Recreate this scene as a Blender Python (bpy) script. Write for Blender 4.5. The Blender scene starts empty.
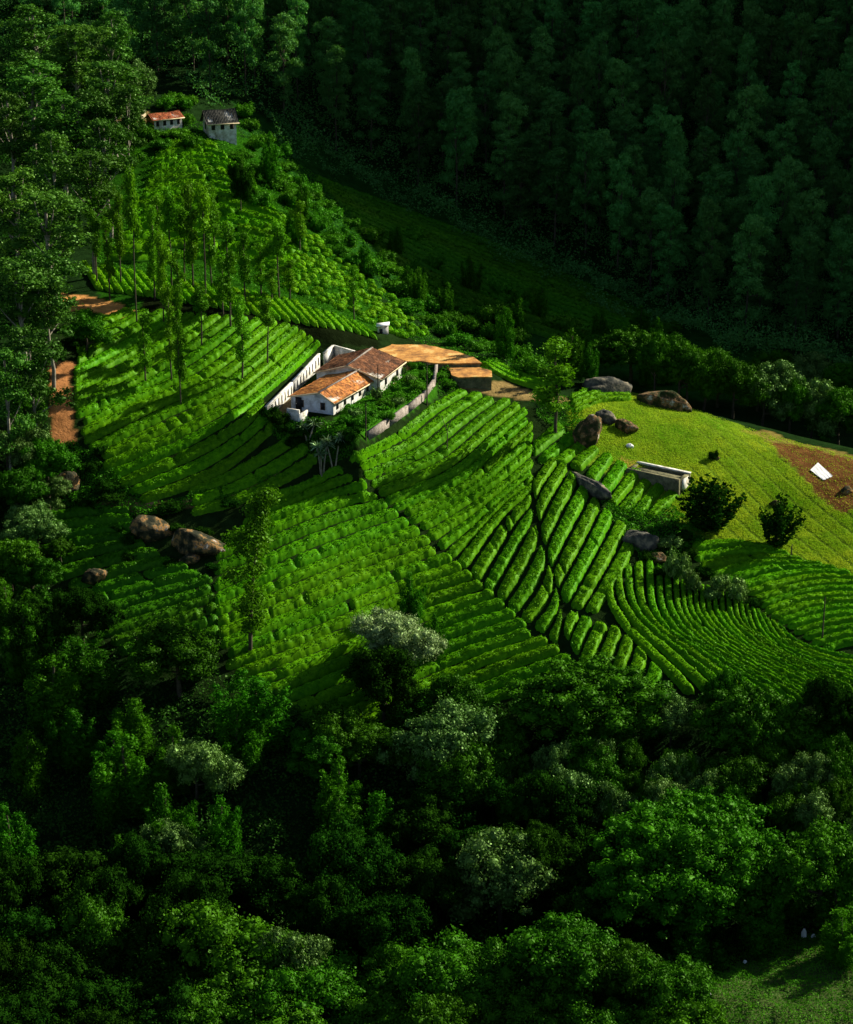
import bpy, math, random
import numpy as np
from mathutils import Vector

random.seed(7)
rng = np.random.default_rng(11)
scene = bpy.context.scene
C = scene.collection

# ------------------------------------------------------------------ camera
PITCH = math.radians(20.0)
FPX = 2132.0
CP, SP = math.cos(PITCH), math.sin(PITCH)
camd = bpy.data.cameras.new("camera")
cam = bpy.data.objects.new("camera", camd)
C.objects.link(cam)
cam.location = (0, 0, 0)
cam.rotation_euler = (math.radians(90) - PITCH, 0, 0)
camd.sensor_fit = 'HORIZONTAL'
camd.sensor_width = 36.0
camd.lens = 36.0 * FPX / 853.0
camd.clip_start = 1.0
camd.clip_end = 4000.0
scene.camera = cam


def unproj(u, v, Y):
    ru = (u - 426.5) / FPX
    rv = (512 - v) / FPX
    dy = CP + rv * SP
    return (ru / dy * Y, Y, (-SP + rv * CP) / dy * Y)


def proj(x, y, z):
    d = y * CP - z * SP
    return 426.5 + FPX * x / d, 512 - FPX * (y * SP + z * CP) / d


# ------------------------------------------------------------------ terrain height
cps = []
PIX = [
    # foreground tea slope, centre
    (450, 690, 250), (450, 600, 266), (450, 500, 285), (450, 420, 302), (470, 390, 311), (520, 395, 311),
    (330, 690, 248), (330, 600, 264), (330, 520, 278), (330, 460, 288),
    (560, 600, 263), (560, 500, 283), (560, 430, 301), (560, 400, 310),
    # left
    (150, 640, 256), (150, 570, 270), (150, 505, 281), (150, 400, 304), (110, 330, 322), (250, 330, 320),
    (225, 430, 294), (200, 365, 312), (60, 500, 286), (60, 400, 300), (50, 300, 330),
    (230, 600, 263), (230, 520, 277), (320, 330, 324), (300, 310, 330), (360, 328, 334), (390, 336, 331),
    (150, 265, 350), (250, 275, 350), (330, 285, 352), (150, 230, 370), (240, 230, 372), (300, 240, 375),
    (150, 180, 393), (230, 180, 396), (165, 132, 413), (215, 136, 416), (280, 190, 400), (130, 120, 420),
    (60, 200, 385), (0, 400, 298), (0, 300, 332), (0, 200, 380), (0, 560, 274), (-80, 400, 290), (-80, 200, 375), (-80, 560, 262),
    (60, 120, 425), (0, 100, 430), (60, 40, 460), (0, 0, 480), (-100, 40, 460),
    (0, 640, 259), (60, 640, 257),
    # right grass field
    (560, 388, 315), (610, 386, 317), (650, 400, 316), (700, 412, 313), (740, 428, 309), (800, 445, 303), (853, 462, 297), (930, 480, 290),
    (640, 450, 298), (700, 480, 291), (700, 535, 279), (640, 500, 286), (780, 500, 287), (780, 548, 275), (853, 575, 267), (853, 510, 283), (930, 560, 270),
    (700, 600, 263), (640, 600, 262), (780, 600, 262), (853, 620, 256), (600, 690, 246), (700, 690, 245), (800, 700, 242), (880, 700, 240), (950, 660, 246),
    # bottom right clearing
    (800, 985, 194), (720, 1005, 190), (860, 960, 198),
    # valley beyond the spur
    (350, 195, 436), (430, 235, 428), (500, 265, 424), (600, 320, 400), (700, 352, 384), (800, 375, 368), (880, 395, 352), (960, 420, 340),
    (430, 290, 395), (500, 320, 380), (400, 300, 378), (370, 260, 388), (520, 350, 345), (470, 340, 347),
    # far slope
    (260, 90, 455), (260, 40, 480), (300, 120, 455), (430, 160, 462), (430, 80, 495), (430, 0, 535), (560, 220, 445), (560, 100, 490), (560, 0, 530),
    (700, 280, 425), (700, 150, 470), (700, 0, 525), (850, 320, 405), (850, 200, 445), (850, 60, 495), (850, 0, 520), (950, 200, 440),
    (200, 0, 510), (120, 40, 470), (300, 0, 520),
]
for p in PIX:
    cps.append(unproj(*p))
# hidden ground (behind the spur crest, under the near forest)
cps += [(35, 333, -101), (60, 328, -107), (85, 322, -110), (20, 345, -101), (45, 360, -108), (75, 350, -111), (110, 330, -112),
        (60, 390, -109), (85, 375, -111.5), (-5, 350, -96), (10, 375, -103),
        (-70, 236, -119), (-35, 236, -121), (0, 234, -121), (30, 232, -120), (60, 232, -117), (90, 235, -115),
        (-70, 212, -127), (-35, 210, -129), (0, 208, -129), (30, 206, -127), (60, 210, -123.5), (90, 212, -120),
        (-70, 180, -131), (-30, 178, -131), (0, 176, -130), (30, 178, -128), (70, 175, -124), (-70, 140, -132), (0, 140, -131), (70, 140, -126),
        (-130, 300, -75), (-130, 420, -50), (-140, 200, -105), (130, 300, -105), (140, 220, -108)]
# house terrace
for (u, v) in [(270, 412), (300, 415), (340, 405), (380, 385), (350, 372), (320, 360), (390, 360), (420, 350), (440, 358)]:
    z = -92.0
    rv = (512 - v) / FPX
    Y = z * (CP + rv * SP) / (-SP + rv * CP)
    cps.append(unproj(u, v, Y))
# sun direction (towards the sun) and an unseen mountain crest added to shade the valley
SUN_AZ = np.array([0.86, 0.51])
SUN_TAN = 0.60
def ap(a, p):
    return (SUN_AZ[0] * a - SUN_AZ[1] * p, SUN_AZ[1] * a + SUN_AZ[0] * p)
for p in range(-100, 801, 90):
    K = float(np.interp(p, [290, 377, 400, 533, 700], [-240, -196, -188, -155, -140]))
    x, y = ap(600, p); cps.append((x, y, K + SUN_TAN * 600))
    x, y = ap(700, p); cps.append((x, y, K + SUN_TAN * 600 - 15))
    x, y = ap(480, p)
    if x > 0.24 * y + 15:
        cps.append((x, y, K + SUN_TAN * 480 - 35))
cps += [(-150, 600, -10), (-150, 800, 90), (0, 640, 10), (-60, 620, -8), (150, 430, -90), (180, 340, -100), (200, 250, -100)]
cps = np.array(cps)


def tps(r2):
    return np.where(r2 > 0, 0.5 * r2 * np.log(np.maximum(r2, 1e-9)), 0)


S_ = 100.0
cxy = cps[:, :2] / S_
n = len(cps)
Kmat = tps(((cxy[:, None] - cxy[None]) ** 2).sum(-1)) + np.eye(n) * 0.0006
Pm = np.hstack([np.ones((n, 1)), cxy])
A_ = np.block([[Kmat, Pm], [Pm.T, np.zeros((3, 3))]])
sol = np.linalg.solve(A_, np.concatenate([cps[:, 2], np.zeros(3)]))
W_, B_ = sol[:n], sol[n:]


def rbf(x, y):
    q = np.stack([x, y], -1) / S_
    out = np.empty(len(q))
    for i in range(0, len(q), 20000):
        qq = q[i:i + 20000]
        out[i:i + 20000] = tps(((qq[:, None] - cxy[None]) ** 2).sum(-1)) @ W_ + B_[0] + qq @ B_[1:]
    return out


def hash3(ix, iy, iz):
    h = (ix.astype(np.int64) * 374761393 + iy.astype(np.int64) * 668265263 + iz.astype(np.int64) * 2147483647 // 7) & 0xffffffff
    h = ((h ^ (h >> 13)) * 1274126177) & 0xffffffff
    h = (h ^ (h >> 16)) & 0xffff
    return h / 65535.0


def vnoise(x, y, z):
    ix, iy, iz = np.floor(x), np.floor(y), np.floor(z)
    fx, fy, fz = x - ix, y - iy, z - iz
    fx, fy, fz = [f * f * (3 - 2 * f) for f in (fx, fy, fz)]
    ix, iy, iz = ix.astype(np.int64), iy.astype(np.int64), iz.astype(np.int64)
    r = 0
    for a in (0, 1):
        for b in (0, 1):
            for c in (0, 1):
                w = (fx if a else 1 - fx) * (fy if b else 1 - fy) * (fz if c else 1 - fz)
                r = r + w * hash3(ix + a, iy + b, iz + c)
    return r * 2 - 1


# fine lookup grid
GX0, GX1, GY0, GY1, GS = -130.0, 150.0, 130.0, 660.0, 1.0
gx = np.arange(GX0, GX1 + GS, GS); gy = np.arange(GY0, GY1 + GS, GS)
GXX, GYY = np.meshgrid(gx, gy)
GZ = rbf(GXX.ravel(), GYY.ravel()).reshape(GXX.shape)
GZ += 0.25 * vnoise(GXX / 9, GYY / 9, GXX * 0)


def flatten_pad(quad, z, margin=3.0):
    """level the ground inside a rectangle given by centre, axis, half sizes"""
    global GZ
    (cx, cy), (ex, ey), hl, hw = quad
    dx, dy = GXX - cx, GYY - cy
    a = np.abs(dx * ex + dy * ey) - hl
    b = np.abs(-dx * ey + dy * ex) - hw
    d = np.maximum(np.maximum(a, b), 0)
    w = np.clip(1 - d / margin, 0, 1)
    w = w * w * (3 - 2 * w)
    GZ = GZ * (1 - w) + z * w


flatten_pad(((-12.5, 303), (.42, .907), 15, 9.5), -92.0)
flatten_pad(((3, 322), (.97, -.2), 7, 5), -92.0, 3)


def H(x, y):
    x = np.asarray(x, float); y = np.asarray(y, float)
    fx = np.clip((x - GX0) / GS, 0, len(gx) - 1.001)
    fy = np.clip((y - GY0) / GS, 0, len(gy) - 1.001)
    ix, iy = fx.astype(int), fy.astype(int)
    tx, ty = fx - ix, fy - iy
    return (GZ[iy, ix] * (1 - tx) * (1 - ty) + GZ[iy, ix + 1] * tx * (1 - ty)
            + GZ[iy + 1, ix] * (1 - tx) * ty + GZ[iy + 1, ix + 1] * tx * ty)


def hit(u, v, y0=150.0, y1=640.0):
    """first ground point seen at each pixel: returns x, y, z arrays"""
    u = np.atleast_1d(np.asarray(u, float)); v = np.atleast_1d(np.asarray(v, float))
    ru = (u - 426.5) / FPX; rv = (512 - v) / FPX
    dy = CP + rv * SP
    kx = ru / dy; kz = (-SP + rv * CP) / dy
    Y = np.arange(y0, y1, 1.0)
    out = np.full(len(u), y1)
    for i in range(0, len(u), 4000):
        s = slice(i, i + 4000)
        yy = Y[None]
        d = kz[s, None] * yy - H(kx[s, None] * yy, np.broadcast_to(yy, (len(kx[s]), len(Y))))
        below = d < 0
        k = np.argmax(below, 1)
        ok = below.any(1) & (k > 0)
        r = np.arange(len(k))
        d0 = d[r, np.maximum(k - 1, 0)]; d1 = d[r, k]
        yh = Y[np.maximum(k - 1, 0)] + d0 / np.maximum(d0 - d1, 1e-9)
        out[s] = np.where(ok, yh, y1)
    return kx * out, out, H(kx * out, out)


def P(u, v):
    x, y, z = hit([u], [v])
    return Vector((x[0], y[0], z[0]))


def inpoly(px, py, poly):
    px = np.asarray(px); py = np.asarray(py)
    c = np.zeros(px.shape, bool)
    j = len(poly) - 1
    for i in range(len(poly)):
        xi, yi = poly[i]; xj, yj = poly[j]
        cond = ((yi > py) != (yj > py)) & (px < (xj - xi) * (py - yi) / ((yj - yi) or 1e-9) + xi)
        c ^= cond
        j = i
    return c


# ------------------------------------------------------------------ materials
def mat(name):
    m = bpy.data.materials.new(name)
    m.use_nodes = True
    nt = m.node_tree
    for nd in list(nt.nodes):
        nt.nodes.remove(nd)
    out = nt.nodes.new('ShaderNodeOutputMaterial')
    return m, nt, out


def N(nt, t, **kw):
    nd = nt.nodes.new(t)
    for k, v in kw.items():
        setattr(nd, k, v)
    return nd


def ramp(nt, stops):
    r = N(nt, 'ShaderNodeValToRGB')
    el = r.color_ramp.elements
    while len(el) < len(stops):
        el.new(0.5)
    for e, (p, c) in zip(el, stops):
        e.position = p
        e.color = (*c, 1)
    return r


def noise_tex(nt, scale, detail=3, rough=0.55, coord='Object'):
    tc = N(nt, 'ShaderNodeTexCoord')
    no = N(nt, 'ShaderNodeTexNoise')
    no.inputs['Scale'].default_value = scale
    no.inputs['Detail'].default_value = detail
    no.inputs['Roughness'].default_value = rough
    nt.links.new(tc.outputs[coord], no.inputs['Vector'])
    return no


def leaf_mat(name, c1, c2, trans=0.3, gloss=0.12, scale=0.6, tcol=None, vary=0.35, rough=0.45):
    m, nt, out = mat(name)
    no = noise_tex(nt, scale, 4, 0.7)
    rp = ramp(nt, [(0.3, c1), (0.7, c2)])
    nt.links.new(no.outputs['Fac'], rp.inputs['Fac'])
    oi = N(nt, 'ShaderNodeObjectInfo')
    hs = N(nt, 'ShaderNodeHueSaturation')
    mr = N(nt, 'ShaderNodeMapRange')
    mr.inputs['To Min'].default_value = 1 - vary; mr.inputs['To Max'].default_value = 1 + vary
    nt.links.new(oi.outputs['Random'], mr.inputs['Value'])
    nt.links.new(mr.outputs['Result'], hs.inputs['Value'])
    mr2 = N(nt, 'ShaderNodeMapRange')
    mr2.inputs['From Min'].default_value = 0; mr2.inputs['To Min'].default_value = 0.488; mr2.inputs['To Max'].default_value = 0.506
    mul = N(nt, 'ShaderNodeMath', operation='MULTIPLY'); mul.inputs[1].default_value = 7.31
    fr = N(nt, 'ShaderNodeMath', operation='FRACT')
    nt.links.new(oi.outputs['Random'], mul.inputs[0]); nt.links.new(mul.outputs[0], fr.inputs[0])
    nt.links.new(fr.outputs[0], mr2.inputs['Value']); nt.links.new(mr2.outputs['Result'], hs.inputs['Hue'])
    nt.links.new(rp.outputs['Color'], hs.inputs['Color'])
    di = N(nt, 'ShaderNodeBsdfDiffuse')
    tr = N(nt, 'ShaderNodeBsdfTranslucent')
    gl = N(nt, 'ShaderNodeBsdfGlossy'); gl.inputs['Roughness'].default_value = rough
    gl.inputs['Color'].default_value = (0.5, 0.8, 0.3, 1)
    m1 = N(nt, 'ShaderNodeMixShader'); m1.inputs['Fac'].default_value = trans
    m2 = N(nt, 'ShaderNodeMixShader')
    m2.inputs['Fac'].default_value = gloss * 0.35
    nt.links.new(hs.outputs['Color'], di.inputs['Color'])
    mx = N(nt, 'ShaderNodeMix', data_type='RGBA', blend_type='MULTIPLY')
    mx.inputs['Factor'].default_value = 1.0
    mx.inputs['B'].default_value = (*(tcol or (1.2, 1.3, 0.3)), 1)
    nt.links.new(hs.outputs['Color'], mx.inputs['A'])
    nt.links.new(mx.outputs['Result'], tr.inputs['Color'])
    nt.links.new(di.outputs[0], m1.inputs[1]); nt.links.new(tr.outputs[0], m1.inputs[2])
    nt.links.new(m1.outputs[0], m2.inputs[1]); nt.links.new(gl.outputs[0], m2.inputs[2])
    nt.links.new(m2.outputs[0], out.inputs['Surface'])
    return m


def solid_mat(name, stops, scale=1.0, rough=0.9, bump=0.3, bscale=None, spec=0.08, detail=5):
    m, nt, out = mat(name)
    no = noise_tex(nt, scale, detail, 0.62)
    rp = ramp(nt, stops)
    nt.links.new(no.outputs['Fac'], rp.inputs['Fac'])
    b = N(nt, 'ShaderNodeBsdfPrincipled')
    b.inputs['Roughness'].default_value = rough
    b.inputs['Specular IOR Level'].default_value = spec
    nt.links.new(rp.outputs['Color'], b.inputs['Base Color'])
    if bump:
        n2 = noise_tex(nt, bscale or scale * 4, 4, 0.6)
        bp = N(nt, 'ShaderNodeBump'); bp.inputs['Strength'].default_value = bump; bp.inputs['Distance'].default_value = 0.15
        nt.links.new(n2.outputs['Fac'], bp.inputs['Height']); nt.links.new(bp.outputs[0], b.inputs['Normal'])
    nt.links.new(b.outputs[0], out.inputs['Surface'])
    return m


M = {}
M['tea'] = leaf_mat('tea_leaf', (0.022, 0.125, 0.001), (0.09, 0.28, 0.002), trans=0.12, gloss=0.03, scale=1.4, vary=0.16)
M['tea_shaded'] = leaf_mat('tea_leaf_shaded', (0.010, 0.070, 0.001), (0.045, 0.17, 0.002), trans=0.1, gloss=0.04, scale=1.6, vary=0.2)  # darker copy of the tea leaf with field and valley shade in its colour
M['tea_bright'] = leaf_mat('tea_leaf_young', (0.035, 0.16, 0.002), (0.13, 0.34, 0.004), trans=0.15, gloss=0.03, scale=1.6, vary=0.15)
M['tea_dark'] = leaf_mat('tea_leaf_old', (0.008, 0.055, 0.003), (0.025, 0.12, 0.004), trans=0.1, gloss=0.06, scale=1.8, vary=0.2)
M['broad'] = leaf_mat('broad_leaf', (0.006, 0.045, 0.001), (0.038, 0.145, 0.003), trans=0.14, gloss=0.03, vary=0.3)
M['feather'] = leaf_mat('feathery_leaf', (0.008, 0.06, 0.001), (0.035, 0.15, 0.003), trans=0.2, gloss=0.02, vary=0.25)
M['silver'] = leaf_mat('silvery_leaf', (0.014, 0.06, 0.004), (0.1, 0.19, 0.04), trans=0.15, gloss=0.1, scale=1.5, vary=0.25, tcol=(1, 1.2, .5))
M['blossom'] = leaf_mat('blossom_leaf', (0.02, 0.09, 0.006), (0.3, 0.38, 0.17), trans=0.2, gloss=0.1, scale=2.2, vary=0.1, tcol=(1, 1.1, .6))
M['euc'] = leaf_mat('eucalyptus_leaf', (0.014, 0.066, 0.005), (0.06, 0.16, 0.016), trans=0.2, gloss=0.06, vary=0.4)
M['far'] = leaf_mat('valley_forest_leaf', (0.026, 0.12, 0.024), (0.068, 0.21, 0.042), trans=0.25, gloss=0.05, vary=0.5)
M['slim'] = leaf_mat('oak_leaf', (0.035, 0.13, 0.003), (0.095, 0.27, 0.006), trans=0.25, gloss=0.04, vary=0.3)
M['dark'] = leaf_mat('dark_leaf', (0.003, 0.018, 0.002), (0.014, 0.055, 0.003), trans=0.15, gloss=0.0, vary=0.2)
M['scrub'] = leaf_mat('scrub_leaf', (0.014, 0.085, 0.003), (0.055, 0.21, 0.006), trans=0.25, gloss=0.03, scale=0.35, vary=0.2)
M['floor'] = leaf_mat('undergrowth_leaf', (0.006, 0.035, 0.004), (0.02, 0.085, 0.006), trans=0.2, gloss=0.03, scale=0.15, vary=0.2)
M['grass'] = leaf_mat('grass_blade', (0.10, 0.31, 0.004), (0.47, 0.55, 0.025), trans=0.3, gloss=0.0, scale=0.11, vary=0.1, tcol=(1.1, 1.1, .4))
M['spike'] = leaf_mat('spiky_leaf', (0.05, 0.12, 0.05), (0.22, 0.32, 0.18), trans=0.1, gloss=0.3, scale=1.0)
M['bark_pale'] = solid_mat('pale_bark', [(0.3, (0.10, 0.09, 0.06)), (0.7, (0.34, 0.31, 0.24))], 0.8)
M['bark'] = solid_mat('bark', [(0.3, (0.03, 0.026, 0.016)), (0.7, (0.10, 0.085, 0.055))], 1.5)
M['plaster'] = solid_mat('white_plaster', [(0.32, (0.24, 0.22, 0.16)), (0.45, (0.48, 0.46, 0.39)), (0.60, (0.72, 0.71, 0.66))], 0.9, bump=0.1, detail=8)
M['plaster_shaded'] = solid_mat('shade_blue_plaster', [(0.34, (0.28, 0.30, 0.33)), (0.6, (0.62, 0.67, 0.76))], 1.0, bump=0.1)  # gable plaster tinted blue, its shade painted into the colour
M['plaster_cream'] = solid_mat('cream_plaster', [(0.25, (0.45, 0.34, 0.18)), (0.6, (0.72, 0.60, 0.38))], 0.9, bump=0.1)
M['window'] = solid_mat('dark_opening', [(0.2, (0.012, 0.013, 0.014)), (0.8, (0.03, 0.03, 0.035))], 1.0, rough=0.3, bump=0)
M['wood'] = solid_mat('weathered_wood', [(0.3, (0.08, 0.05, 0.03)), (0.7, (0.20, 0.14, 0.09))], 2.0)
M['rock'] = solid_mat('granite_rock', [(0.42, (0.015, 0.018, 0.010)), (0.52, (0.07, 0.06, 0.03)), (0.58, (0.30, 0.16, 0.05)), (0.62, (0.08, 0.07, 0.05)), (0.70, (0.55, 0.50, 0.42))], 0.75, bump=1.0, bscale=2.5, detail=8)
M['rock_dark'] = solid_mat('dark_rock', [(0.36, (0.02, 0.024, 0.02)), (0.52, (0.07, 0.07, 0.055)), (0.66, (0.20, 0.17, 0.11))], 0.8, bump=1.0, bscale=2.5)
M['rock_brown'] = solid_mat('brown_rock', [(0.40, (0.015, 0.028, 0.006)), (0.52, (0.07, 0.05, 0.02)), (0.56, (0.26, 0.14, 0.06)), (0.60, (0.08, 0.07, 0.03)), (0.70, (0.55, 0.48, 0.40))], 0.8, bump=1.0, bscale=2.5)
M['stone'] = solid_mat('stone_masonry', [(0.3, (0.12, 0.10, 0.08)), (0.6, (0.30, 0.26, 0.22)), (0.8, (0.42, 0.38, 0.33))], 1.6, bump=0.9, bscale=3)
M['stone_dark'] = solid_mat('mossy_masonry', [(0.3, (0.05, 0.055, 0.03)), (0.6, (0.16, 0.15, 0.08)), (0.8, (0.26, 0.25, 0.13))], 1.3, bump=0.9, bscale=3)
M['yard'] = solid_mat('packed_earth', [(0.36, (0.16, 0.08, 0.03)), (0.46, (0.36, 0.17, 0.05)), (0.55, (0.50, 0.24, 0.06)), (0.64, (0.58, 0.40, 0.14))], 0.5, bump=0.5, bscale=3, detail=10)
M['tarp'] = solid_mat('white_sheet', [(0.3, (0.6, 0.6, 0.56)), (0.7, (0.85, 0.85, 0.82))], 1.2, bump=0.3)
M['rustroof'] = solid_mat('rusted_sheet', [(0.3, (0.12, 0.10, 0.07)), (0.7, (0.30, 0.24, 0.17))], 0.7)


def tile_mat(name, stops, scale=0.9):
    m, nt, out = mat(name)
    no = noise_tex(nt, scale, 6, 0.75)
    rp = ramp(nt, stops)
    nt.links.new(no.outputs['Fac'], rp.inputs['Fac'])
    vo = N(nt, 'ShaderNodeTexVoronoi'); vo.inputs['Scale'].default_value = 3.4
    tc = N(nt, 'ShaderNodeTexCoord'); nt.links.new(tc.outputs['Object'], vo.inputs['Vector'])
    hs = N(nt, 'ShaderNodeHueSaturation')
    sep = N(nt, 'ShaderNodeSeparateColor'); nt.links.new(vo.outputs['Color'], sep.inputs[0])
    mr = N(nt, 'ShaderNodeMapRange'); mr.inputs['To Min'].default_value = 0.55; mr.inputs['To Max'].default_value = 1.4
    nt.links.new(sep.outputs[0], mr.inputs['Value']); nt.links.new(mr.outputs['Result'], hs.inputs['Value'])
    nt.links.new(rp.outputs['Color'], hs.inputs['Color'])
    b = N(nt, 'ShaderNodeBsdfPrincipled'); b.inputs['Roughness'].default_value = 0.85
    b.inputs['Specular IOR Level'].default_value = 0.2
    nt.links.new(hs.outputs['Color'], b.inputs['Base Color'])
    nt.links.new(b.outputs[0], out.inputs['Surface'])
    return m


M['tile_orange'] = tile_mat('orange_tiles', [(0.33, (0.13, 0.055, 0.02)), (0.48, (0.42, 0.15, 0.035)), (0.62, (0.62, 0.27, 0.06)), (0.76, (0.60, 0.42, 0.22))])
M['tile_brown'] = tile_mat('brown_tiles', [(0.33, (0.05, 0.025, 0.012)), (0.5, (0.14, 0.055, 0.022)), (0.66, (0.27, 0.11, 0.04)), (0.8, (0.30, 0.2, 0.1))])
M['tile_dark'] = tile_mat('dark_tiles', [(0.33, (0.02, 0.022, 0.018)), (0.5, (0.04, 0.04, 0.03)), (0.8, (0.09, 0.085, 0.07))])
M['tile_rust'] = tile_mat('rust_tiles', [(0.33, (0.12, 0.03, 0.012)), (0.5, (0.35, 0.09, 0.03)), (0.7, (0.46, 0.17, 0.06))])


def ground_mat():
    m, nt, out = mat('hill_ground')
    at = N(nt, 'ShaderNodeVertexColor', layer_name='zone')
    no = noise_tex(nt, 0.5, 6, 0.7)
    hs = N(nt, 'ShaderNodeHueSaturation')
    mr = N(nt, 'ShaderNodeMapRange'); mr.inputs['From Min'].default_value = 0.3; mr.inputs['From Max'].default_value = 0.7
    mr.inputs['To Min'].default_value = 0.55; mr.inputs['To Max'].default_value = 1.45
    nt.links.new(no.outputs['Fac'], mr.inputs['Value']); nt.links.new(mr.outputs['Result'], hs.inputs['Value'])
    nt.links.new(at.outputs['Color'], hs.inputs['Color'])
    b = N(nt, 'ShaderNodeBsdfPrincipled'); b.inputs['Roughness'].default_value = 0.95
    b.inputs['Specular IOR Level'].default_value = 0.0
    n2 = noise_tex(nt, 1.8, 5, 0.65)
    bp = N(nt, 'ShaderNodeBump'); bp.inputs['Strength'].default_value = 0.7; bp.inputs['Distance'].default_value = 0.3
    nt.links.new(n2.outputs['Fac'], bp.inputs['Height']); nt.links.new(bp.outputs[0], b.inputs['Normal'])
    nt.links.new(hs.outputs['Color'], b.inputs['Base Color'])
    nt.links.new(b.outputs[0], out.inputs['Surface'])
    return m


M['ground'] = ground_mat()


# ------------------------------------------------------------------ mesh helpers
def np_mesh(name, verts, faces, material, smooth=False):
    """verts (n,3) ; faces (m,4) or (m,3) int array"""
    verts = np.asarray(verts, np.float32); faces = np.asarray(faces, np.int32)
    me = bpy.data.meshes.new(name)
    k = faces.shape[1]
    me.vertices.add(len(verts)); me.vertices.foreach_set('co', verts.ravel())
    me.loops.add(faces.size); me.loops.foreach_set('vertex_index', faces.ravel())
    me.polygons.add(len(faces))
    me.polygons.foreach_set('loop_start', np.arange(0, faces.size, k, dtype=np.int32))
    if smooth:
        me.polygons.foreach_set('use_smooth', np.ones(len(faces), bool))
    me.update(calc_edges=True)
    if isinstance(material, str):
        material = M[material]
    me.materials.append(material)
    return me


class MB:
    """collects quads"""
    def __init__(self):
        self.v = []; self.f = []; self.n = 0

    def add(self, v, f):
        v = np.asarray(v, float); f = np.asarray(f, int)
        self.v.append(v); self.f.append(f + self.n); self.n += len(v)
        return self

    def box(self, c, ex, ey, ez, sx, sy, sz):
        c = np.array(c, float)
        ex, ey, ez = [np.array(e, float) for e in (ex, ey, ez)]
        vs = [c + ex * sx * a / 2 + ey * sy * b / 2 + ez * sz * d / 2 for d in (-1, 1) for b in (-1, 1) for a in (-1, 1)]
        f = [(0, 2, 3, 1), (4, 5, 7, 6), (0, 1, 5, 4), (2, 6, 7, 3), (0, 4, 6, 2), (1, 3, 7, 5)]
        return self.add(vs, f)

    def tube(self, pts, rad, k=7):
        pts = np.asarray(pts, float); m = len(pts)
        t = np.gradient(pts, axis=0); t /= np.linalg.norm(t, axis=1, keepdims=True) + 1e-9
        ref = np.array([0.31, 0.95, 0.05]) if abs(t[0, 1]) < 0.9 else np.array([1, 0, 0.])
        a = np.cross(t, ref); a /= np.linalg.norm(a, axis=1, keepdims=True) + 1e-9
        b = np.cross(t, a)
        th = np.arange(k) * 2 * np.pi / k
        rad = np.asarray(rad, float)
        v = pts[:, None] + rad[:, None, None] * (np.cos(th)[None, :, None] * a[:, None] + np.sin(th)[None, :, None] * b[:, None])
        v = v.reshape(-1, 3)
        f = []
        for i in range(m - 1):
            for j in range(k):
                j2 = (j + 1) % k
                f.append((i * k + j, i * k + j2, (i + 1) * k + j2, (i + 1) * k + j))
        # caps
        v = np.vstack([v, pts[0], pts[-1]])
        c0, c1 = m * k, m * k + 1
        for j in range(0, k):
            f.append((c0, (j + 1) % k, j, c0)); f.append((c1, (m - 1) * k + j, (m - 1) * k + (j + 1) % k, c1))
        # degenerate quads are avoided: turn caps into real quads only when even
        f = [q for q in f if len(set(q)) == 4]
        return self.add(v, f)

    def mesh(self, name, material, smooth=False):
        return np_mesh(name, np.vstack(self.v), np.vstack(self.f), material, smooth)


def link(name, me, parent=None, loc=None):
    o = bpy.data.objects.new(name, me); C.objects.link(o)
    if parent is not None:
        o.parent = parent
    if loc is not None:
        o.location = loc
    return o


def tag(o, label, cat=None, group=None, kind=None):
    if label: o['label'] = label
    if cat: o['category'] = cat
    if group: o['group'] = group
    if kind: o['kind'] = kind
    return o


def empty(name, loc, label, cat, group=None, rz=0.0, scale=1.0):
    o = bpy.data.objects.new(name, None); C.objects.link(o)
    o.location = loc; o.rotation_euler = (0, 0, rz)
    o.scale = scale if hasattr(scale, '__len__') else (scale,) * 3
    o.empty_display_size = 0.5
    return tag(o, label, cat, group)


def unit(a):
    return a / (np.linalg.norm(a, axis=-1, keepdims=True) + 1e-9)


def leaf_quads(pts, nrm, size, jitter, r, aspect=0.6):
    n = len(pts)
    nn = unit(nrm + jitter * r.normal(size=(n, 3)))
    t = unit(np.cross(nn, r.normal(size=(n, 3))))
    b = np.cross(nn, t)
    s = size * r.uniform(0.55, 1.35, (n, 1)) * 0.5
    asp = aspect * r.uniform(0.7, 1.3, (n, 1))
    fold = nn * s * 0.25
    v = np.stack([pts - t * s, pts - b * s * asp + fold * 0.6, pts + t * s, pts + b * s * asp + fold * 0.6], 1).reshape(-1, 3)
    f = np.arange(4 * n).reshape(n, 4)
    return v, f


ICO = None
def sph(k=9, m=6):
    th = np.linspace(0, 2 * np.pi, k, endpoint=False); ph = np.linspace(0.12, np.pi - 0.12, m)
    v = np.array([[math.sin(p) * math.cos(t), math.sin(p) * math.sin(t), math.cos(p)] for p in ph for t in th])
    f = [(i * k + j, i * k + (j + 1) % k, (i + 1) * k + (j + 1) % k, (i + 1) * k + j) for i in range(m - 1) for j in range(k)]
    return v, np.array(f)
SV, SF = sph()


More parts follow.
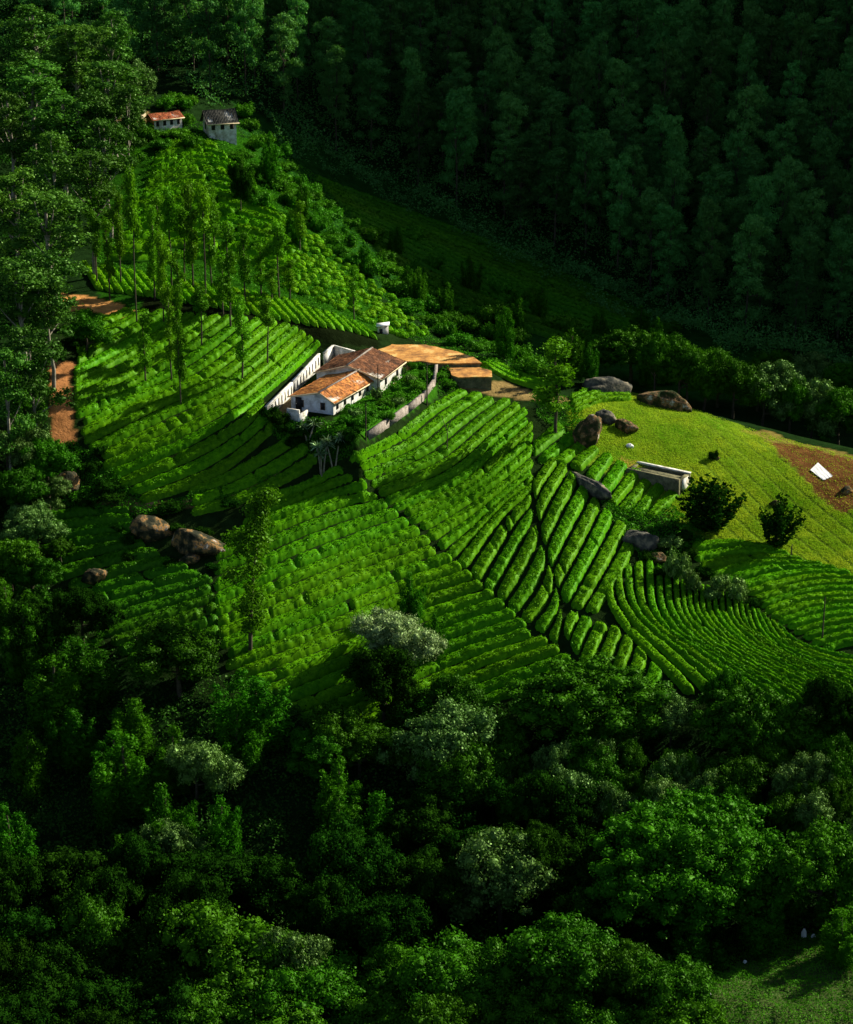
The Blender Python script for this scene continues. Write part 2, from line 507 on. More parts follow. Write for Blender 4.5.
def crown_mesh(name, clumps, density, size, material, seed, jitter=0.7, core=0.60, aspect=0.6, lift=-0.55):
    """clumps: array (n,6) centre + radii. leaves over each clump's shell, cores inside."""
    r = np.random.default_rng(seed)
    cl = np.asarray(clumps, float)
    mb = MB()
    P_, N_ = [], []
    for c in cl:
        area = 4 * np.pi * ((c[3] * c[4] + c[3] * c[5] + c[4] * c[5]) / 3)
        k = max(8, int(area * density * 1.7))
        d = unit(r.normal(size=(k, 3)))
        d = d[d[:, 2] > lift]
        rad = 1 - 0.42 * r.random(len(d)) ** 1.5 + 0.17 * r.normal(size=len(d)) + 0.22 * vnoise(d[:, 0] * 2.2 + c[0] * 3, d[:, 1] * 2.2 + c[1] * 3, d[:, 2] * 2.2 + c[2])
        p = c[:3] + d * c[3:] * rad[:, None]
        nn = unit(d / c[3:])
        P_.append(p); N_.append(nn)
        if core:
            sv = SV * (1 + 0.12 * r.normal(size=(len(SV), 1))) * c[3:] * core + c[:3]
            mb.add(sv, SF)
    P_ = np.vstack(P_); N_ = np.vstack(N_)
    # drop leaves buried inside other clumps
    keep = np.ones(len(P_), bool)
    for c in cl:
        q = (((P_ - c[:3]) / (c[3:] * 0.66)) ** 2).sum(1)
        keep &= q > 1
    P_, N_ = P_[keep], N_[keep]
    v, f = leaf_quads(P_, N_, size, jitter, r, aspect)
    mb.add(v, f)
    return mb.mesh(name, material)


def shell_clumps(mains, ncl, rad, seed, low=-0.15, flat=0.8):
    """small clumps over the surface of a few main ellipsoids"""
    r = np.random.default_rng(seed)
    out = []
    mains = np.asarray(mains, float)
    for m in mains:
        k = max(4, int(ncl * (m[3] * m[4]) / (mains[:, 3] * mains[:, 4]).sum()))
        out.append([*m[:3], *(m[3:] * 0.78)])
        for i in range(k):
            z = 1 - (i + 0.5) / k * (1 - low)
            a = i * 2.39996 + r.uniform(-.5, .5)
            s = math.sqrt(max(0, 1 - z * z))
            d = np.array([s * math.cos(a), s * math.sin(a), z]) + r.normal(size=3) * 0.12
            cr = rad * r.uniform(0.45, 1.7)
            cpt = m[:3] + d * m[3:] * r.uniform(0.72, 1.08)
            out.append([*cpt, cr, cr, cr * flat])
    return np.array(out)


# tree kinds: dictionaries with trunk mesh, crown mesh, height, crown width
KIND = {}


def trunk_mesh(name, h, r0, limbs, material, seed, bend=0.5, k=7):
    r = np.random.default_rng(seed)
    mb = MB()
    zs = np.linspace(-0.6, h, 7)
    px = np.cumsum(r.normal(size=7) * bend * 0.12) ; py = np.cumsum(r.normal(size=7) * bend * 0.12)
    px -= px[0]; py -= py[0]
    pts = np.stack([px, py, zs], 1)
    mb.tube(pts, np.linspace(r0, r0 * 0.45, 7), k)
    for e in limbs:
        e = np.array(e, float)
        z0 = e[2] * 0.5 + 0.15 * h if e[2] * 0.5 + 0.15 * h < h else h * 0.9
        j = np.interp(z0, zs, np.arange(7)); i0 = int(j); f = j - i0
        s = pts[i0] * (1 - f) + pts[min(i0 + 1, 6)] * f
        mid = s * 0.45 + e * 0.55 + np.array([0, 0, -0.12 * abs(e[2] - z0)])
        q = np.array([s, mid, e])
        tt = np.linspace(0, 1, 5)[:, None]
        cur = (1 - tt) ** 2 * q[0] + 2 * tt * (1 - tt) * q[1] + tt ** 2 * q[2]
        mb.tube(cur, np.linspace(r0 * 0.45, r0 * 0.12, 5), 5)
    return mb.mesh(name, material, True)


def add_kind(key, trunk, crown, h, w):
    KIND.setdefault(key, []).append((trunk, crown, h, w))


# -- broad dense trees
for s in range(6):
    r = np.random.default_rng(100 + s)
    mains = [[0, 0, 6.2, 3.4, 3.4, 3.0]]
    a0 = r.uniform(0, 6.28)
    for i in range(5 + s % 3):
        a = a0 + i * r.uniform(0.8, 1.7); d = r.uniform(1.8, 4.2)
        q = r.uniform(1.2, 2.9)
        mains.append([d * math.cos(a), d * math.sin(a), r.uniform(3.2, 8.2) - d * 0.3 + 0.6, q, q * r.uniform(.75, 1.2), q * r.uniform(.7, 1.15)])
    cl = shell_clumps(mains, 110, 0.85, s + 5, low=-0.35)
    tr = trunk_mesh('broad_trunk', 5.5, 0.32, [m[:3] for m in mains[1:]], 'bark', s)
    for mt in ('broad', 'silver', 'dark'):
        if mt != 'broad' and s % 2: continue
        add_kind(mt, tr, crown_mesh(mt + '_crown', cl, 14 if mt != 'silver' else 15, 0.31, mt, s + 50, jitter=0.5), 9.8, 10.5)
    if s == 0:
        add_kind('blossom', tr, crown_mesh('blossom_crown', cl, 16, 0.27, 'blossom', s + 70), 9.8, 10.5)

# -- smooth dome trees (tight small clumps)
for s in range(2):
    mains = [[0, 0, 5.2, 5.0, 4.6, 3.6], [2.6, 0.5, 5.0, 3.2, 3.0, 2.8], [-2.8, 0.3, 4.9, 3.2, 3.0, 2.6]]
    cl = shell_clumps(mains, 260, 0.62, s + 15, low=-0.3)
    tr = trunk_mesh('dome_trunk', 4.5, 0.35, [m[:3] for m in mains[1:]], 'bark', s + 9)
    add_kind('dome', tr, crown_mesh('dome_crown', cl, 14, 0.27, 'broad', s + 60, jitter=0.5), 9.2, 11.5)

# -- the giant dome: many small clumps so its leaves keep their real size
mains = [[0, 0, 8.6, 8.2, 7.0, 5.2], [5.0, -1.5, 7.2, 5.2, 4.6, 4.2], [-5.4, 0.6, 7.4, 5.0, 4.6, 4.4], [1.5, 3.0, 9.4, 4.6, 4.0, 3.6], [-2.0, -4.0, 6.6, 4.6, 3.8, 3.6]]
cl = shell_clumps(mains, 520, 0.80, 31, low=-0.3)
add_kind('giant', trunk_mesh('giant_trunk', 8, 0.55, [m[:3] for m in mains[1:]], 'bark', 44), crown_mesh('giant_crown', cl, 10, 0.33, 'broad', 33, jitter=0.5), 14.6, 19.5)

# -- feathery trees (soft plumes)
for s in range(3):
    r = np.random.default_rng(300 + s)
    cl = []
    for i in range(8):
        a = i * 2.4 + r.uniform(-.5, .5); d = 0.4 if i == 0 else r.uniform(1.0, 3.4)
        top = (10.0 if i == 0 else r.uniform(5.5, 9.0)) - d * 0.25
        lean = r.uniform(0.9, 1.25)
        for z in np.arange(1.6, top, 0.85):
            t = z / top
            cr = (1.35 - 0.85 * t ** 2) * r.uniform(0.7, 1.2) * (0.8 if i else 1)
            cl.append([d * math.cos(a) * (0.6 + 0.4 * t * lean) + r.normal() * .25, d * math.sin(a) * (0.6 + 0.4 * t * lean) + r.normal() * .25, z, cr, cr, cr * 1.05])
    tr = trunk_mesh('feather_trunk', 8.5, 0.2, [c[:3] for c in cl[:6]], 'bark', s + 20)
    add_kind('feather', tr, crown_mesh('feather_crown', cl, 15, 0.36, 'feather', s + 80, jitter=0.8, core=0.5, aspect=0.32, lift=-1), 10.2, 8.2)

# -- ragged lone tree: loose clumps all along a leaning stem
r = np.random.default_rng(77)
cl = []
for i in range(44):
    t = r.uniform(0.12, 1.0)
    w_ = 1.1 if t < .5 else 2.0 * math.sin(min(1, (1.04 - t) / .4) * 1.57) + .25
    a = r.uniform(0, 6.28); cr = r.uniform(.45, 1.05)
    cl.append([1.6 * t ** 2 + w_ * r.uniform(0, 1) * math.cos(a), w_ * r.uniform(0, 1) * math.sin(a), 19 * t, cr, cr, cr])
add_kind('ragged', MB().tube([(0, 0, -.5), (.2, 0, 6), (.7, 0, 12), (1.5, 0, 18)], [.2, .16, .11, .05], 7).mesh('ragged_trunk', 'bark', True), crown_mesh('ragged_crown', cl, 16, 0.32, 'slim', 5, jitter=.8, core=.4, lift=-1), 20, 5.5)

# -- tall eucalyptus: pale trunk, domed clumps on the upper two thirds
for s in range(6):
    r = np.random.default_rng(400 + s)
    h = 21.0
    cl = []; limbs = []
    top = 0
    for i in range(17):
        z = 7.5 + (h - 8.3) * (i / 16) ** 0.8
        wr = 3.5 * math.sqrt(max(0.12, 1 - ((z - 7.5) / (h - 7.0)) ** 3))
        a = i * 2.4 + r.uniform(-.6, .6); d = wr * r.uniform(0.25, 0.95)
        cr = r.uniform(0.9, 1.9)
        c = [d * math.cos(a), d * math.sin(a), z, cr, cr, cr * 0.72]
        cl.append(c)
        for q in range(3):
            a2 = r.uniform(0, 6.28)
            c2 = cr * r.uniform(0.45, 0.65)
            cl.append([c[0] + cr * .85 * math.cos(a2), c[1] + cr * .85 * math.sin(a2), z + r.uniform(-.5, .5) * cr, c2, c2, c2 * .8])
        if i % 2 == 0: limbs.append(c[:3])
    tr = trunk_mesh('euc_trunk', h - 1.5, 0.28, limbs, 'bark_pale', s + 30, bend=1.2, k=6)
    add_kind('euc', tr, crown_mesh('euc_crown', cl, 9, 0.36, 'euc', s + 90, jitter=0.9, core=0.5, lift=-0.7), h, 8.5)
    cl2 = list(cl)
    for i in range(9):
        a = r.uniform(0, 6.28); d = r.uniform(0.5, 3.6); cr = r.uniform(0.8, 1.5)
        cl2.append([d * math.cos(a), d * math.sin(a), r.uniform(3.5, 11), cr, cr, cr * .8])
    tr2 = trunk_mesh('forest_trunk', h - 1.5, 0.24, limbs, 'bark', s + 30, bend=1.2, k=6)
    add_kind('far', tr2, crown_mesh('far_crown', cl2, 10, 0.36, 'far', s + 95, jitter=0.9, core=0.5, lift=-0.7), h, 8.5)

# -- slim lopped oaks
for s in range(6):
    r = np.random.default_rng(500 + s)
    h = 12.0
    cl = []
    nblob = 9 + s % 4
    z0 = 0.35 if s % 3 else 0.68
    for i in range(nblob):
        z = h * (z0 + (1 - z0) * i / (nblob - 1)) - 0.4
        cr = r.uniform(0.32, 0.95) * (1.0 if i < nblob - 2 else 1.1)
        cl.append([r.normal() * 0.42, r.normal() * 0.42, z, cr, cr, cr * 1.1])
    tr = trunk_mesh('slim_trunk', h - 0.8, 0.15, [], 'bark', s + 40, bend=0.6, k=6)
    add_kind('slim', tr, crown_mesh('slim_crown', cl, 30, 0.28, 'slim', s + 120, jitter=0.7, core=0.55, lift=-1), h, 1.9)

# -- shrubs
for s in range(3):
    r = np.random.default_rng(600 + s)
    cl = [[0, 0, 0.9, 1.2, 1.2, 1.0]] + [[r.uniform(-1.1, 1.1), r.uniform(-1.1, 1.1), r.uniform(0.5, 1.6), *([r.uniform(0.4, 0.75)] * 3)] for i in range(10)]
    for mt in ('scrub', 'silver', 'dark'):
        add_kind('shrub_' + mt, None, crown_mesh('shrub_foliage', cl, 26, 0.22, mt, s + 140, jitter=0.9, core=0.7), 2.3, 3.2)

# -- upright spray bushes (dark, on the grass field)
for s in range(2):
    r = np.random.default_rng(700 + s)
    cl = []
    for i in range(30):
        a = r.uniform(0, 6.28); sp = r.uniform(0.05, 1); ln = r.uniform(.75, 1.1)
        for t in np.linspace(0.15, 1, 7):
            q = 0.40 * (1.15 - 0.75 * t)
            cl.append([2.5 * sp * t ** .7 * math.cos(a) * ln, 2.5 * sp * t ** .7 * math.sin(a) * ln, 0.3 + 5.0 * t * (1 - 0.45 * sp) * ln, q, q, q * 1.4])
    tr = trunk_mesh('spray_trunk', 2.6, 0.14, [[1, 0.6, 3], [-1.1, 0.2, 3], [0.2, -1, 3.2]], 'bark', s)
    add_kind('spray', tr, crown_mesh('spray_crown', cl, 20, 0.30, 'dark', s + 160, jitter=0.9, core=0, lift=-1), 5.6, 4.9)


# ------------------------------------------------------------------ ground sheet
def axis(segs):
    out = []
    for a, b, s in segs:
        out += list(np.arange(a, b, s))
    return np.array(out + [segs[-1][1]])


ax_ = axis([(-400, -300, 40), (-300, -130, 10), (-130, -80, 2.5), (-80, 85, 0.7), (85, 150, 2.5), (150, 420, 12), (420, 620, 40)])
ay_ = axis([(-60, 130, 20), (130, 180, 2.5), (180, 340, 0.7), (340, 470, 1.4), (470, 660, 4), (660, 1000, 15), (1000, 1100, 50)])
XX, YY = np.meshgrid(ax_, ay_)
xf, yf = XX.ravel(), YY.ravel()
inside = (xf >= GX0) & (xf <= GX1) & (yf >= GY0) & (yf <= GY1)
ZZ = np.where(inside, H(xf, yf), 0)
o_ = ~inside
ZO = rbf(np.clip(xf[o_], -260, 520), np.clip(yf[o_], 90, 1000))
ZZ[o_] = np.maximum(ZO, -150)
# zone colours in world space
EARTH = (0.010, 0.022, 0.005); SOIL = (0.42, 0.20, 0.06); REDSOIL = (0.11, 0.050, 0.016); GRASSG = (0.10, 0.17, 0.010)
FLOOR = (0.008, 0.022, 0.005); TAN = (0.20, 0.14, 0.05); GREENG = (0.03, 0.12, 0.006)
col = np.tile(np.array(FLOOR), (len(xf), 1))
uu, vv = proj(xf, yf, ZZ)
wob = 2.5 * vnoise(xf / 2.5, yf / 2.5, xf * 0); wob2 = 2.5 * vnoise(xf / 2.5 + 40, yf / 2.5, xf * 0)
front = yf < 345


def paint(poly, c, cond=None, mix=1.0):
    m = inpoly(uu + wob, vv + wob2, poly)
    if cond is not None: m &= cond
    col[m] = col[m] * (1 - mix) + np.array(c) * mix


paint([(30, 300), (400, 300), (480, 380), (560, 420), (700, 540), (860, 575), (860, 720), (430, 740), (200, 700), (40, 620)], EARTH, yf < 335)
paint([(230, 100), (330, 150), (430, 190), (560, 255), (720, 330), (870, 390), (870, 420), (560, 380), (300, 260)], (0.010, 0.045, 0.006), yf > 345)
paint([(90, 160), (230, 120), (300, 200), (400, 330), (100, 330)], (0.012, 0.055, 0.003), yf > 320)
paint([(565, 400), (600, 384), (650, 396), (700, 411), (760, 432), (900, 470), (900, 590), (853, 577), (800, 566), (700, 538), (655, 510), (600, 470), (570, 455)], GRASSG, front)
paint([(740, 428), (760, 430), (860, 458), (860, 478), (800, 470), (775, 445)], (0.16, 0.12, 0.03), front, 0.8)
paint([(768, 440), (800, 446), (870, 464), (870, 512), (838, 512), (816, 494), (800, 474), (780, 455)], REDSOIL, front)
paint([(620, 455), (640, 462), (648, 478), (625, 475)], SOIL, front, 0.8)
paint([(460, 388), (500, 382), (540, 396), (575, 398), (560, 404), (500, 398)], TAN, front)
paint([(55, 292), (100, 298), (135, 312), (132, 318), (95, 312), (58, 312)], SOIL, None)
paint([(50, 360), (72, 360), (74, 445), (52, 450)], (0.30, 0.13, 0.045), None)
paint([(95, 495), (150, 503), (215, 497), (280, 470), (283, 476), (215, 506), (140, 512), (95, 502)], (0.22, 0.14, 0.06), None)
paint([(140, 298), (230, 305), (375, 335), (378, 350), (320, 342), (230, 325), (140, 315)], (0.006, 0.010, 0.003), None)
paint([(350, 400), (395, 372), (436, 362), (436, 395), (400, 415), (365, 438), (330, 425)], GREENG, front)
paint([(270, 400), (300, 395), (300, 425), (262, 412)], (0.16, 0.12, 0.07), front, 0.6)
paint([(375, 380), (400, 360), (412, 366), (390, 385)], (0.5, 0.3, 0.1), front, 0.8)
paint([(690, 1000), (760, 945), (860, 930), (860, 1040), (690, 1040)], (0.05, 0.075, 0.02), yf < 215)
paint([(114, 112), (150, 112), (150, 124), (114, 122)], (0.3, 0.2, 0.08), yf > 390, 0.7)

nx, ny = len(ax_), len(ay_)
idx = np.arange(nx * ny).reshape(ny, nx)
faces = np.stack([idx[:-1, :-1], idx[:-1, 1:], idx[1:, 1:], idx[1:, :-1]], -1).reshape(-1, 4)
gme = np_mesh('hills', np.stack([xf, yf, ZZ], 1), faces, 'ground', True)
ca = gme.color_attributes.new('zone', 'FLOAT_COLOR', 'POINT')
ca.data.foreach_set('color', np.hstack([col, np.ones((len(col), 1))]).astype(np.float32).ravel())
tag(link('hills', gme), 'green hillside spur with a shaded valley behind', None, None, 'structure')


# ------------------------------------------------------------------ tea rows
def catmull(pts, m):
    pts = np.asarray(pts, float)
    if len(pts) == 2:
        t = np.linspace(0, 1, m)[:, None]
        return pts[0] * (1 - t) + pts[1] * t
    seg = np.linalg.norm(np.diff(pts, axis=0), axis=1)
    s = np.concatenate([[0], np.cumsum(seg)]); s /= s[-1]
    d = np.zeros_like(pts)
    d[1:-1] = (pts[2:] - pts[:-2]) / (s[2:] - s[:-2])[:, None]
    d[0] = (pts[1] - pts[0]) / (s[1] - s[0]); d[-1] = (pts[-1] - pts[-2]) / (s[-1] - s[-2])
    t = np.linspace(0, 1, m)
    i = np.clip(np.searchsorted(s, t, 'right') - 1, 0, len(pts) - 2)
    hh = (s[i + 1] - s[i]); q = ((t - s[i]) / hh)[:, None]; hh = hh[:, None]
    return ((2 * q ** 3 - 3 * q ** 2 + 1) * pts[i] + (q ** 3 - 2 * q ** 2 + q) * hh * d[i]
            + (-2 * q ** 3 + 3 * q ** 2) * pts[i + 1] + (q ** 3 - q ** 2) * hh * d[i + 1])


def patch_eval(keys, i, m=40):
    ks = [k for k, _ in keys]
    cur = patch_eval.cache.get(id(keys))
    if cur is None:
        cur = np.array([catmull(p, m) for _, p in keys]); patch_eval.cache[id(keys)] = cur
    j = int(np.clip(np.searchsorted(ks, i, 'right') - 1, 0, len(ks) - 2))
    f = (i - ks[j]) / (ks[j + 1] - ks[j])
    return cur[j] * (1 - f) + cur[j + 1] * f
patch_eval.cache = {}


TEA_SHADE = 0
def tea_patch(keys, label, group, material='tea', g=0.405, h=0.78, ends=(0.0, 1.0), breaks=0.0, ds=0.22, nc=9, amp=0.07, sprig=15, lsize=0.20, ext=2.6):
    n0, n1 = keys[0][0], keys[-1][0]
    rows = 0
    for i in range(int(math.ceil(n0)), int(n1) + 1):
        w1 = g * rng.uniform(0.94, 1.04)
        L = patch_eval(keys, i - w1); R = patch_eval(keys, i + w1)
        # small irregularity of the row ends
        m = len(L)
        a0 = int(m * rng.uniform(0, 0.03) ); a1 = m - int(m * rng.uniform(0, 0.03))
        L = L[a0:a1].copy(); R = R[a0:a1].copy()
        for Q in (L, R):
            e0 = Q[0] - Q[2]; e1 = Q[-1] - Q[-3]
            Q[0] += e0 / max(np.linalg.norm(e0), 1e-6) * ext; Q[-1] += e1 / max(np.linalg.norm(e1), 1e-6) * ext
        lx, ly, lz = hit(L[:, 0], L[:, 1]); rx, ry, rz = hit(R[:, 0], R[:, 1])
        Cx, Cy = (lx + rx) / 2, (ly + ry) / 2
        step = np.hypot(np.diff(Cx), np.diff(Cy))
        if step.max() > 9: 
            bad = int(np.argmax(step))
            if bad > m // 2: sl = slice(0, bad)
            else: sl = slice(bad + 1, None)
            lx, ly, rx, ry, Cx, Cy = [q[sl] for q in (lx, ly, rx, ry, Cx, Cy)]
            if len(Cx) < 5: continue
            step = np.hypot(np.diff(Cx), np.diff(Cy))
            if step.max() > 9: continue
        s = np.concatenate([[0], np.cumsum(step)])
        if s[-1] < 1.2: continue
        # split long rows where pickers' paths cross them
        cuts = [0, s[-1]]
        if breaks and s[-1] > 14 and rng.random() < breaks:
            cuts = [0, s[-1] * rng.uniform(0.3, 0.7), s[-1]]
        for a, b in zip(cuts[:-1], cuts[1:]):
            a_, b_ = a + 0.12, b - 0.12
            k = max(6, int((b_ - a_) / ds))
            t = np.linspace(a_, b_, k)
            X0 = np.interp(t, s, lx); Y0 = np.interp(t, s, ly); X1 = np.interp(t, s, rx); Y1 = np.interp(t, s, ry)
            c = np.linspace(-1, 1, nc)
            # ragged edges, bush by bush
            w = np.hypot(X1 - X0, Y1 - Y0)
            ph = rng.uniform(0, 100)
            bush = np.abs(np.sin((t + ph) * np.pi / 1.5 + 2.6 * vnoise(t / 2.2, t * 0 + ph, t * 0))) ** 0.6
            endt = np.clip(np.minimum(t - a_, b_ - t) / 0.55, 0, 1) ** 0.5
            sc = (0.93 + 0.05 * bush + 0.06 * vnoise(t / 0.8, t * 0 + ph + 9, t * 0)) * (0.45 + 0.55 * endt)
            cc = c[None] * sc[:, None]
            Xg = (X0 + X1)[:, None] / 2 + (X1 - X0)[:, None] / 2 * cc
            Yg = (Y0 + Y1)[:, None] / 2 + (Y1 - Y0)[:, None] / 2 * cc
            hh = h * (0.90 + 0.08 * bush + 0.13 * vnoise(t / 1.7, t * 0 + ph + 5, t * 0)) * (0.25 + 0.75 * endt)
            for q in range(rng.poisson((b_ - a_) / 22)):
                hh *= 1 - rng.uniform(.35, .85) * np.exp(-((t - rng.uniform(a_, b_)) / rng.uniform(.22, .5)) ** 2)
            prof = np.sqrt(np.clip(1 - np.abs(c) ** 4.5, 0, 1))
            zt = hh[:, None] * prof[None]
            n1_ = vnoise(Xg / 0.30, Yg / 0.30, zt / 0.3 + ph)
            n2_ = vnoise(Xg / 0.75, Yg / 0.75, zt / 0.6 + ph)
            Zg = H(Xg, Yg) - 0.10 + zt + (amp * n1_ * 1.25 + amp * n2_) * (0.3 + prof[None])
            ex = vnoise(Xg / 0.28 + 7, Yg / 0.28, zt) * 0.07; ey = vnoise(Xg / 0.28, Yg / 0.28 + 13, zt) * 0.07
            v = np.stack([Xg + ex, Yg + ey, Zg], -1).reshape(-1, 3)
            q = np.arange(k * nc).reshape(k, nc)
            f = np.stack([q[:-1, :-1], q[:-1, 1:], q[1:, 1:], q[1:, :-1]], -1).reshape(-1, 4)
            # loose leaf sprigs over the clipped surface
            nl = int((b_ - a_) * w.mean() * 1.5 * sprig)
            ti = rng.integers(0, k - 1, nl); ci = rng.integers(2, nc - 2, nl)
            base = v[ti * nc + ci]
            pl = base + rng.normal(size=(nl, 3)) * np.array([.11, .11, .05]) + [0, 0, .05]
            nl_ = np.stack([c[ci] * (Y1 - Y0)[ti] * 0 + (Xg - X0[:, None] * .5 - X1[:, None] * .5)[ti, ci], (Yg - Y0[:, None] * .5 - Y1[:, None] * .5)[ti, ci], np.full(nl, .75)], 1)
            lv, lf = leaf_quads(pl, nl_, lsize, 0.55, rng, 0.7)
            f = np.vstack([f, lf + len(v)]); v = np.vstack([v, lv])
            me = np_mesh('tea_row', v, f, material, False)
            o = link('tea_row', me)
            tag(o, label, 'tea hedge', group)
            rows += 1
    return rows


cnt = 0
A = [(0, [(80, 336), (110, 320), (128, 312)]), (2, [(76, 368), (110, 350), (140, 332), (170, 314)]),
     (6, [(76, 412), (140, 384), (190, 354), (236, 319)]), (9, [(86, 444), (158, 408), (218, 382), (263, 348), (290, 326)]),
     (12, [(112, 477), (191, 441), (244, 408), (285, 375), (318, 344)])]
A1 = [(0, [(121, 485), (197, 452), (240, 427), (262, 405)]), (2, [(143, 501), (208, 477), (250, 448), (272, 428)])]
A = [(k * 1.25, p) for k, p in A]
cnt += tea_patch(A, 'clipped tea hedge row in the sunny field left of the farmhouse, under the slim oaks', 'tea rows left of the farmhouse')
cnt += tea_patch(A1, 'clipped tea hedge row along the lower edge of the sunny left field', 'lowest tea rows of the left field')
A2 = [(0, [(190, 494), (230, 478), (270, 455), (296, 438)]), (2, [(190, 514), (240, 500), (300, 470), (315, 458)])]
cnt += tea_patch(A2, 'short tea hedge row below the white boundary wall, beside the spiky plants', 'tea rows under the farmhouse')
B = [(0, [(38, 520), (90, 513), (128, 512)]), (4, [(45, 562), (100, 550), (140, 545)]), (6, [(72, 590), (120, 572), (172, 562)]),
     (9, [(88, 616), (150, 598), (212, 580)]), (12, [(110, 645), (170, 625), (215, 608)]), (14, [(130, 662), (180, 645), (218, 632)])]
cnt += tea_patch(B, 'dim green tea hedge row in the shaded field below the pale boulders', 'tea rows below the boulders', 'tea_shaded', g=0.375, h=0.9, amp=0.1)
Cc = [(0, [(262, 503), (300, 490), (343, 470)]), (3, [(216, 548), (280, 520), (330, 500), (376, 496)]), (6, [(216, 602), (300, 563), (360, 540), (406, 523)]),
      (12, [(225, 668), (300, 640), (400, 600), (470, 576)]), (18, [(300, 722), (400, 682), (480, 650), (534, 633)]),
      (22, [(420, 728), (500, 697), (580, 668)])]
Cc[1] = (3, [(216, 556), (280, 526), (330, 506), (374, 496)])
cnt += tea_patch(Cc, 'tea hedge row on the lower slope, ending at the dark diagonal picking path', 'tea rows left of the diagonal path', breaks=0.15, g=0.375, h=0.9)
D = [(0, [(352, 462), (400, 437), (434, 410), (462, 393)]), (3, [(374, 485), (434, 459), (482, 421), (507, 402)]),
     (5, [(387, 503), (457, 472), (504, 431), (526, 412)]), (7, [(403, 516), (463, 488), (507, 450), (532, 426)]),
     (9, [(419, 529), (463, 503), (498, 480), (531, 450)]), (10, [(431, 538), (469, 513), (500, 490), (532, 466)]),
     (12, [(450, 556), (478, 530), (505, 503), (532, 479)]), (13, [(461, 564), (484, 533), (508, 505), (532, 488)]),
     (14, [(476, 577), (498, 540), (516, 515), (529, 502)]), (15, [(488, 589), (510, 550), (523, 527), (531, 515)]),
     (16, [(500, 599), (519, 565), (531, 542), (536, 531)]), (17, [(512, 609), (529, 585), (540, 562), (543, 553)]),
     (18, [(526, 620), (540, 603), (549, 584), (551, 574)]), (19, [(539, 630), (549, 618), (556, 605), (558, 597)]),
     (20, [(553, 640), (557, 630), (561, 617)])]
cnt += tea_patch(D, 'long curving tea hedge row on the bright central slope below the farmhouse', 'tea rows of the central slope', breaks=0.12)
E = [(0, [(534, 492), (543, 477), (554, 462)]), (1, [(538, 512), (550, 487), (564, 466)]), (2, [(543, 537), (556, 510), (572, 480)]),
     (3, [(550, 560), (566, 525), (584, 492)]), (4, [(556, 580), (577, 540), (596, 505)]), (5, [(563, 602), (586, 560), (607, 514)]),
     (6, [(576, 608), (602, 562), (622, 527)]), (7, [(591, 612), (616, 572), (635, 534)])]
cnt += tea_patch(E, 'steep tea hedge row between the dark rock and the horizontal footpath', 'tea rows under the long rock', g=0.435)
E1 = [(0, [(534, 450), (549, 438), (560, 428)]), (1, [(536, 468), (558, 450), (574, 438)]), (2, [(560, 462), (575, 450), (587, 443)]),
      (3, [(576, 467), (584, 459), (594, 450)]), (4, [(592, 478), (599, 468), (608, 458)]), (5, [(604, 494), (613, 480), (622, 465)]),
      (6, [(609, 508), (624, 490), (637, 472)]), (7, [(622, 512), (638, 494), (651, 478)]), (8, [(636, 516), (650, 498), (663, 484)]),
      (9, [(651, 517), (664, 504), (675, 493)])]
cnt += tea_patch(E1, 'short tea hedge row in the block beside the ruined stone hut', 'tea rows beside the stone hut', g=0.435)
F = [(0, [(566, 636), (570, 624), (574, 616)]), (1, [(573, 650), (580, 632), (587, 619)]), (2, [(584, 666), (593, 644), (602, 625)]),
     (3, [(598, 676), (608, 652), (616, 630)]), (4, [(613, 682), (622, 660), (629, 640)]), (5, [(629, 688), (636, 670), (641, 653)]),
     (6, [(646, 694), (652, 682), (657, 669)])]
cnt += tea_patch(F, 'short tea hedge row just above the forest edge, under the horizontal footpath', 'tea rows above the forest edge', g=0.435)
G = [(0, [(609, 584), (612, 604), (628, 630), (652, 654), (680, 682), (690, 694)]), (1, [(622, 572), (626, 600), (641, 625), (672, 651), (703, 678), (716, 692)]),
     (2, [(636, 566), (640, 604), (654, 626), (690, 654), (728, 683), (744, 697)]),
     (3, [(652, 562), (655, 607), (669, 631), (704, 655), (752, 686), (770, 701)]), (5, [(676, 575), (680, 613), (700, 640), (736, 664), (784, 690), (806, 704)]),
     (7, [(694, 586), (698, 616), (722, 643), (768, 671), (818, 697)]), (9, [(712, 590), (715, 616), (739, 644), (794, 673), (835, 693)]),
     (11, [(731, 598), (735, 620), (764, 648), (815, 674), (853, 690)]), (13, [(748, 608), (757, 634), (788, 658), (860, 682)]),
     (15, [(763, 616), (780, 642), (818, 662), (865, 672)]), (17, [(786, 632), (804, 646), (868, 660)])]
G = [(k * 1.4, p) for k, p in G]
cnt += tea_patch(G, 'curving tea hedge row sweeping round the hollow at the right', 'tea rows round the hollow')
Hh = [(0, [(692, 548), (730, 545), (770, 549)]), (2, [(700, 572), (745, 562), (806, 562)]), (4, [(728, 588), (780, 574), (846, 572)]),
      (6, [(756, 600), (810, 586), (862, 583)]), (8, [(768, 614), (806, 601), (864, 597)]), (10, [(784, 626), (822, 615), (866, 611)]),
      (12, [(802, 638), (832, 630), (868, 626)]), (14, [(826, 651), (845, 645), (870, 643)])]
Hh = [(k * 1.15, p) for k, p in Hh]
cnt += tea_patch(Hh, 'tea hedge row fanning out below the grass field edge', 'tea rows below the grass field')
I_ = [(0, [(85, 266), (99, 289)]), (6, [(140, 275), (160, 298)]), (14, [(225, 290), (247, 313)]), (20, [(285, 301), (307, 325)]), (25, [(335, 317), (350, 331)]), (28, [(362, 328), (374, 338)])]
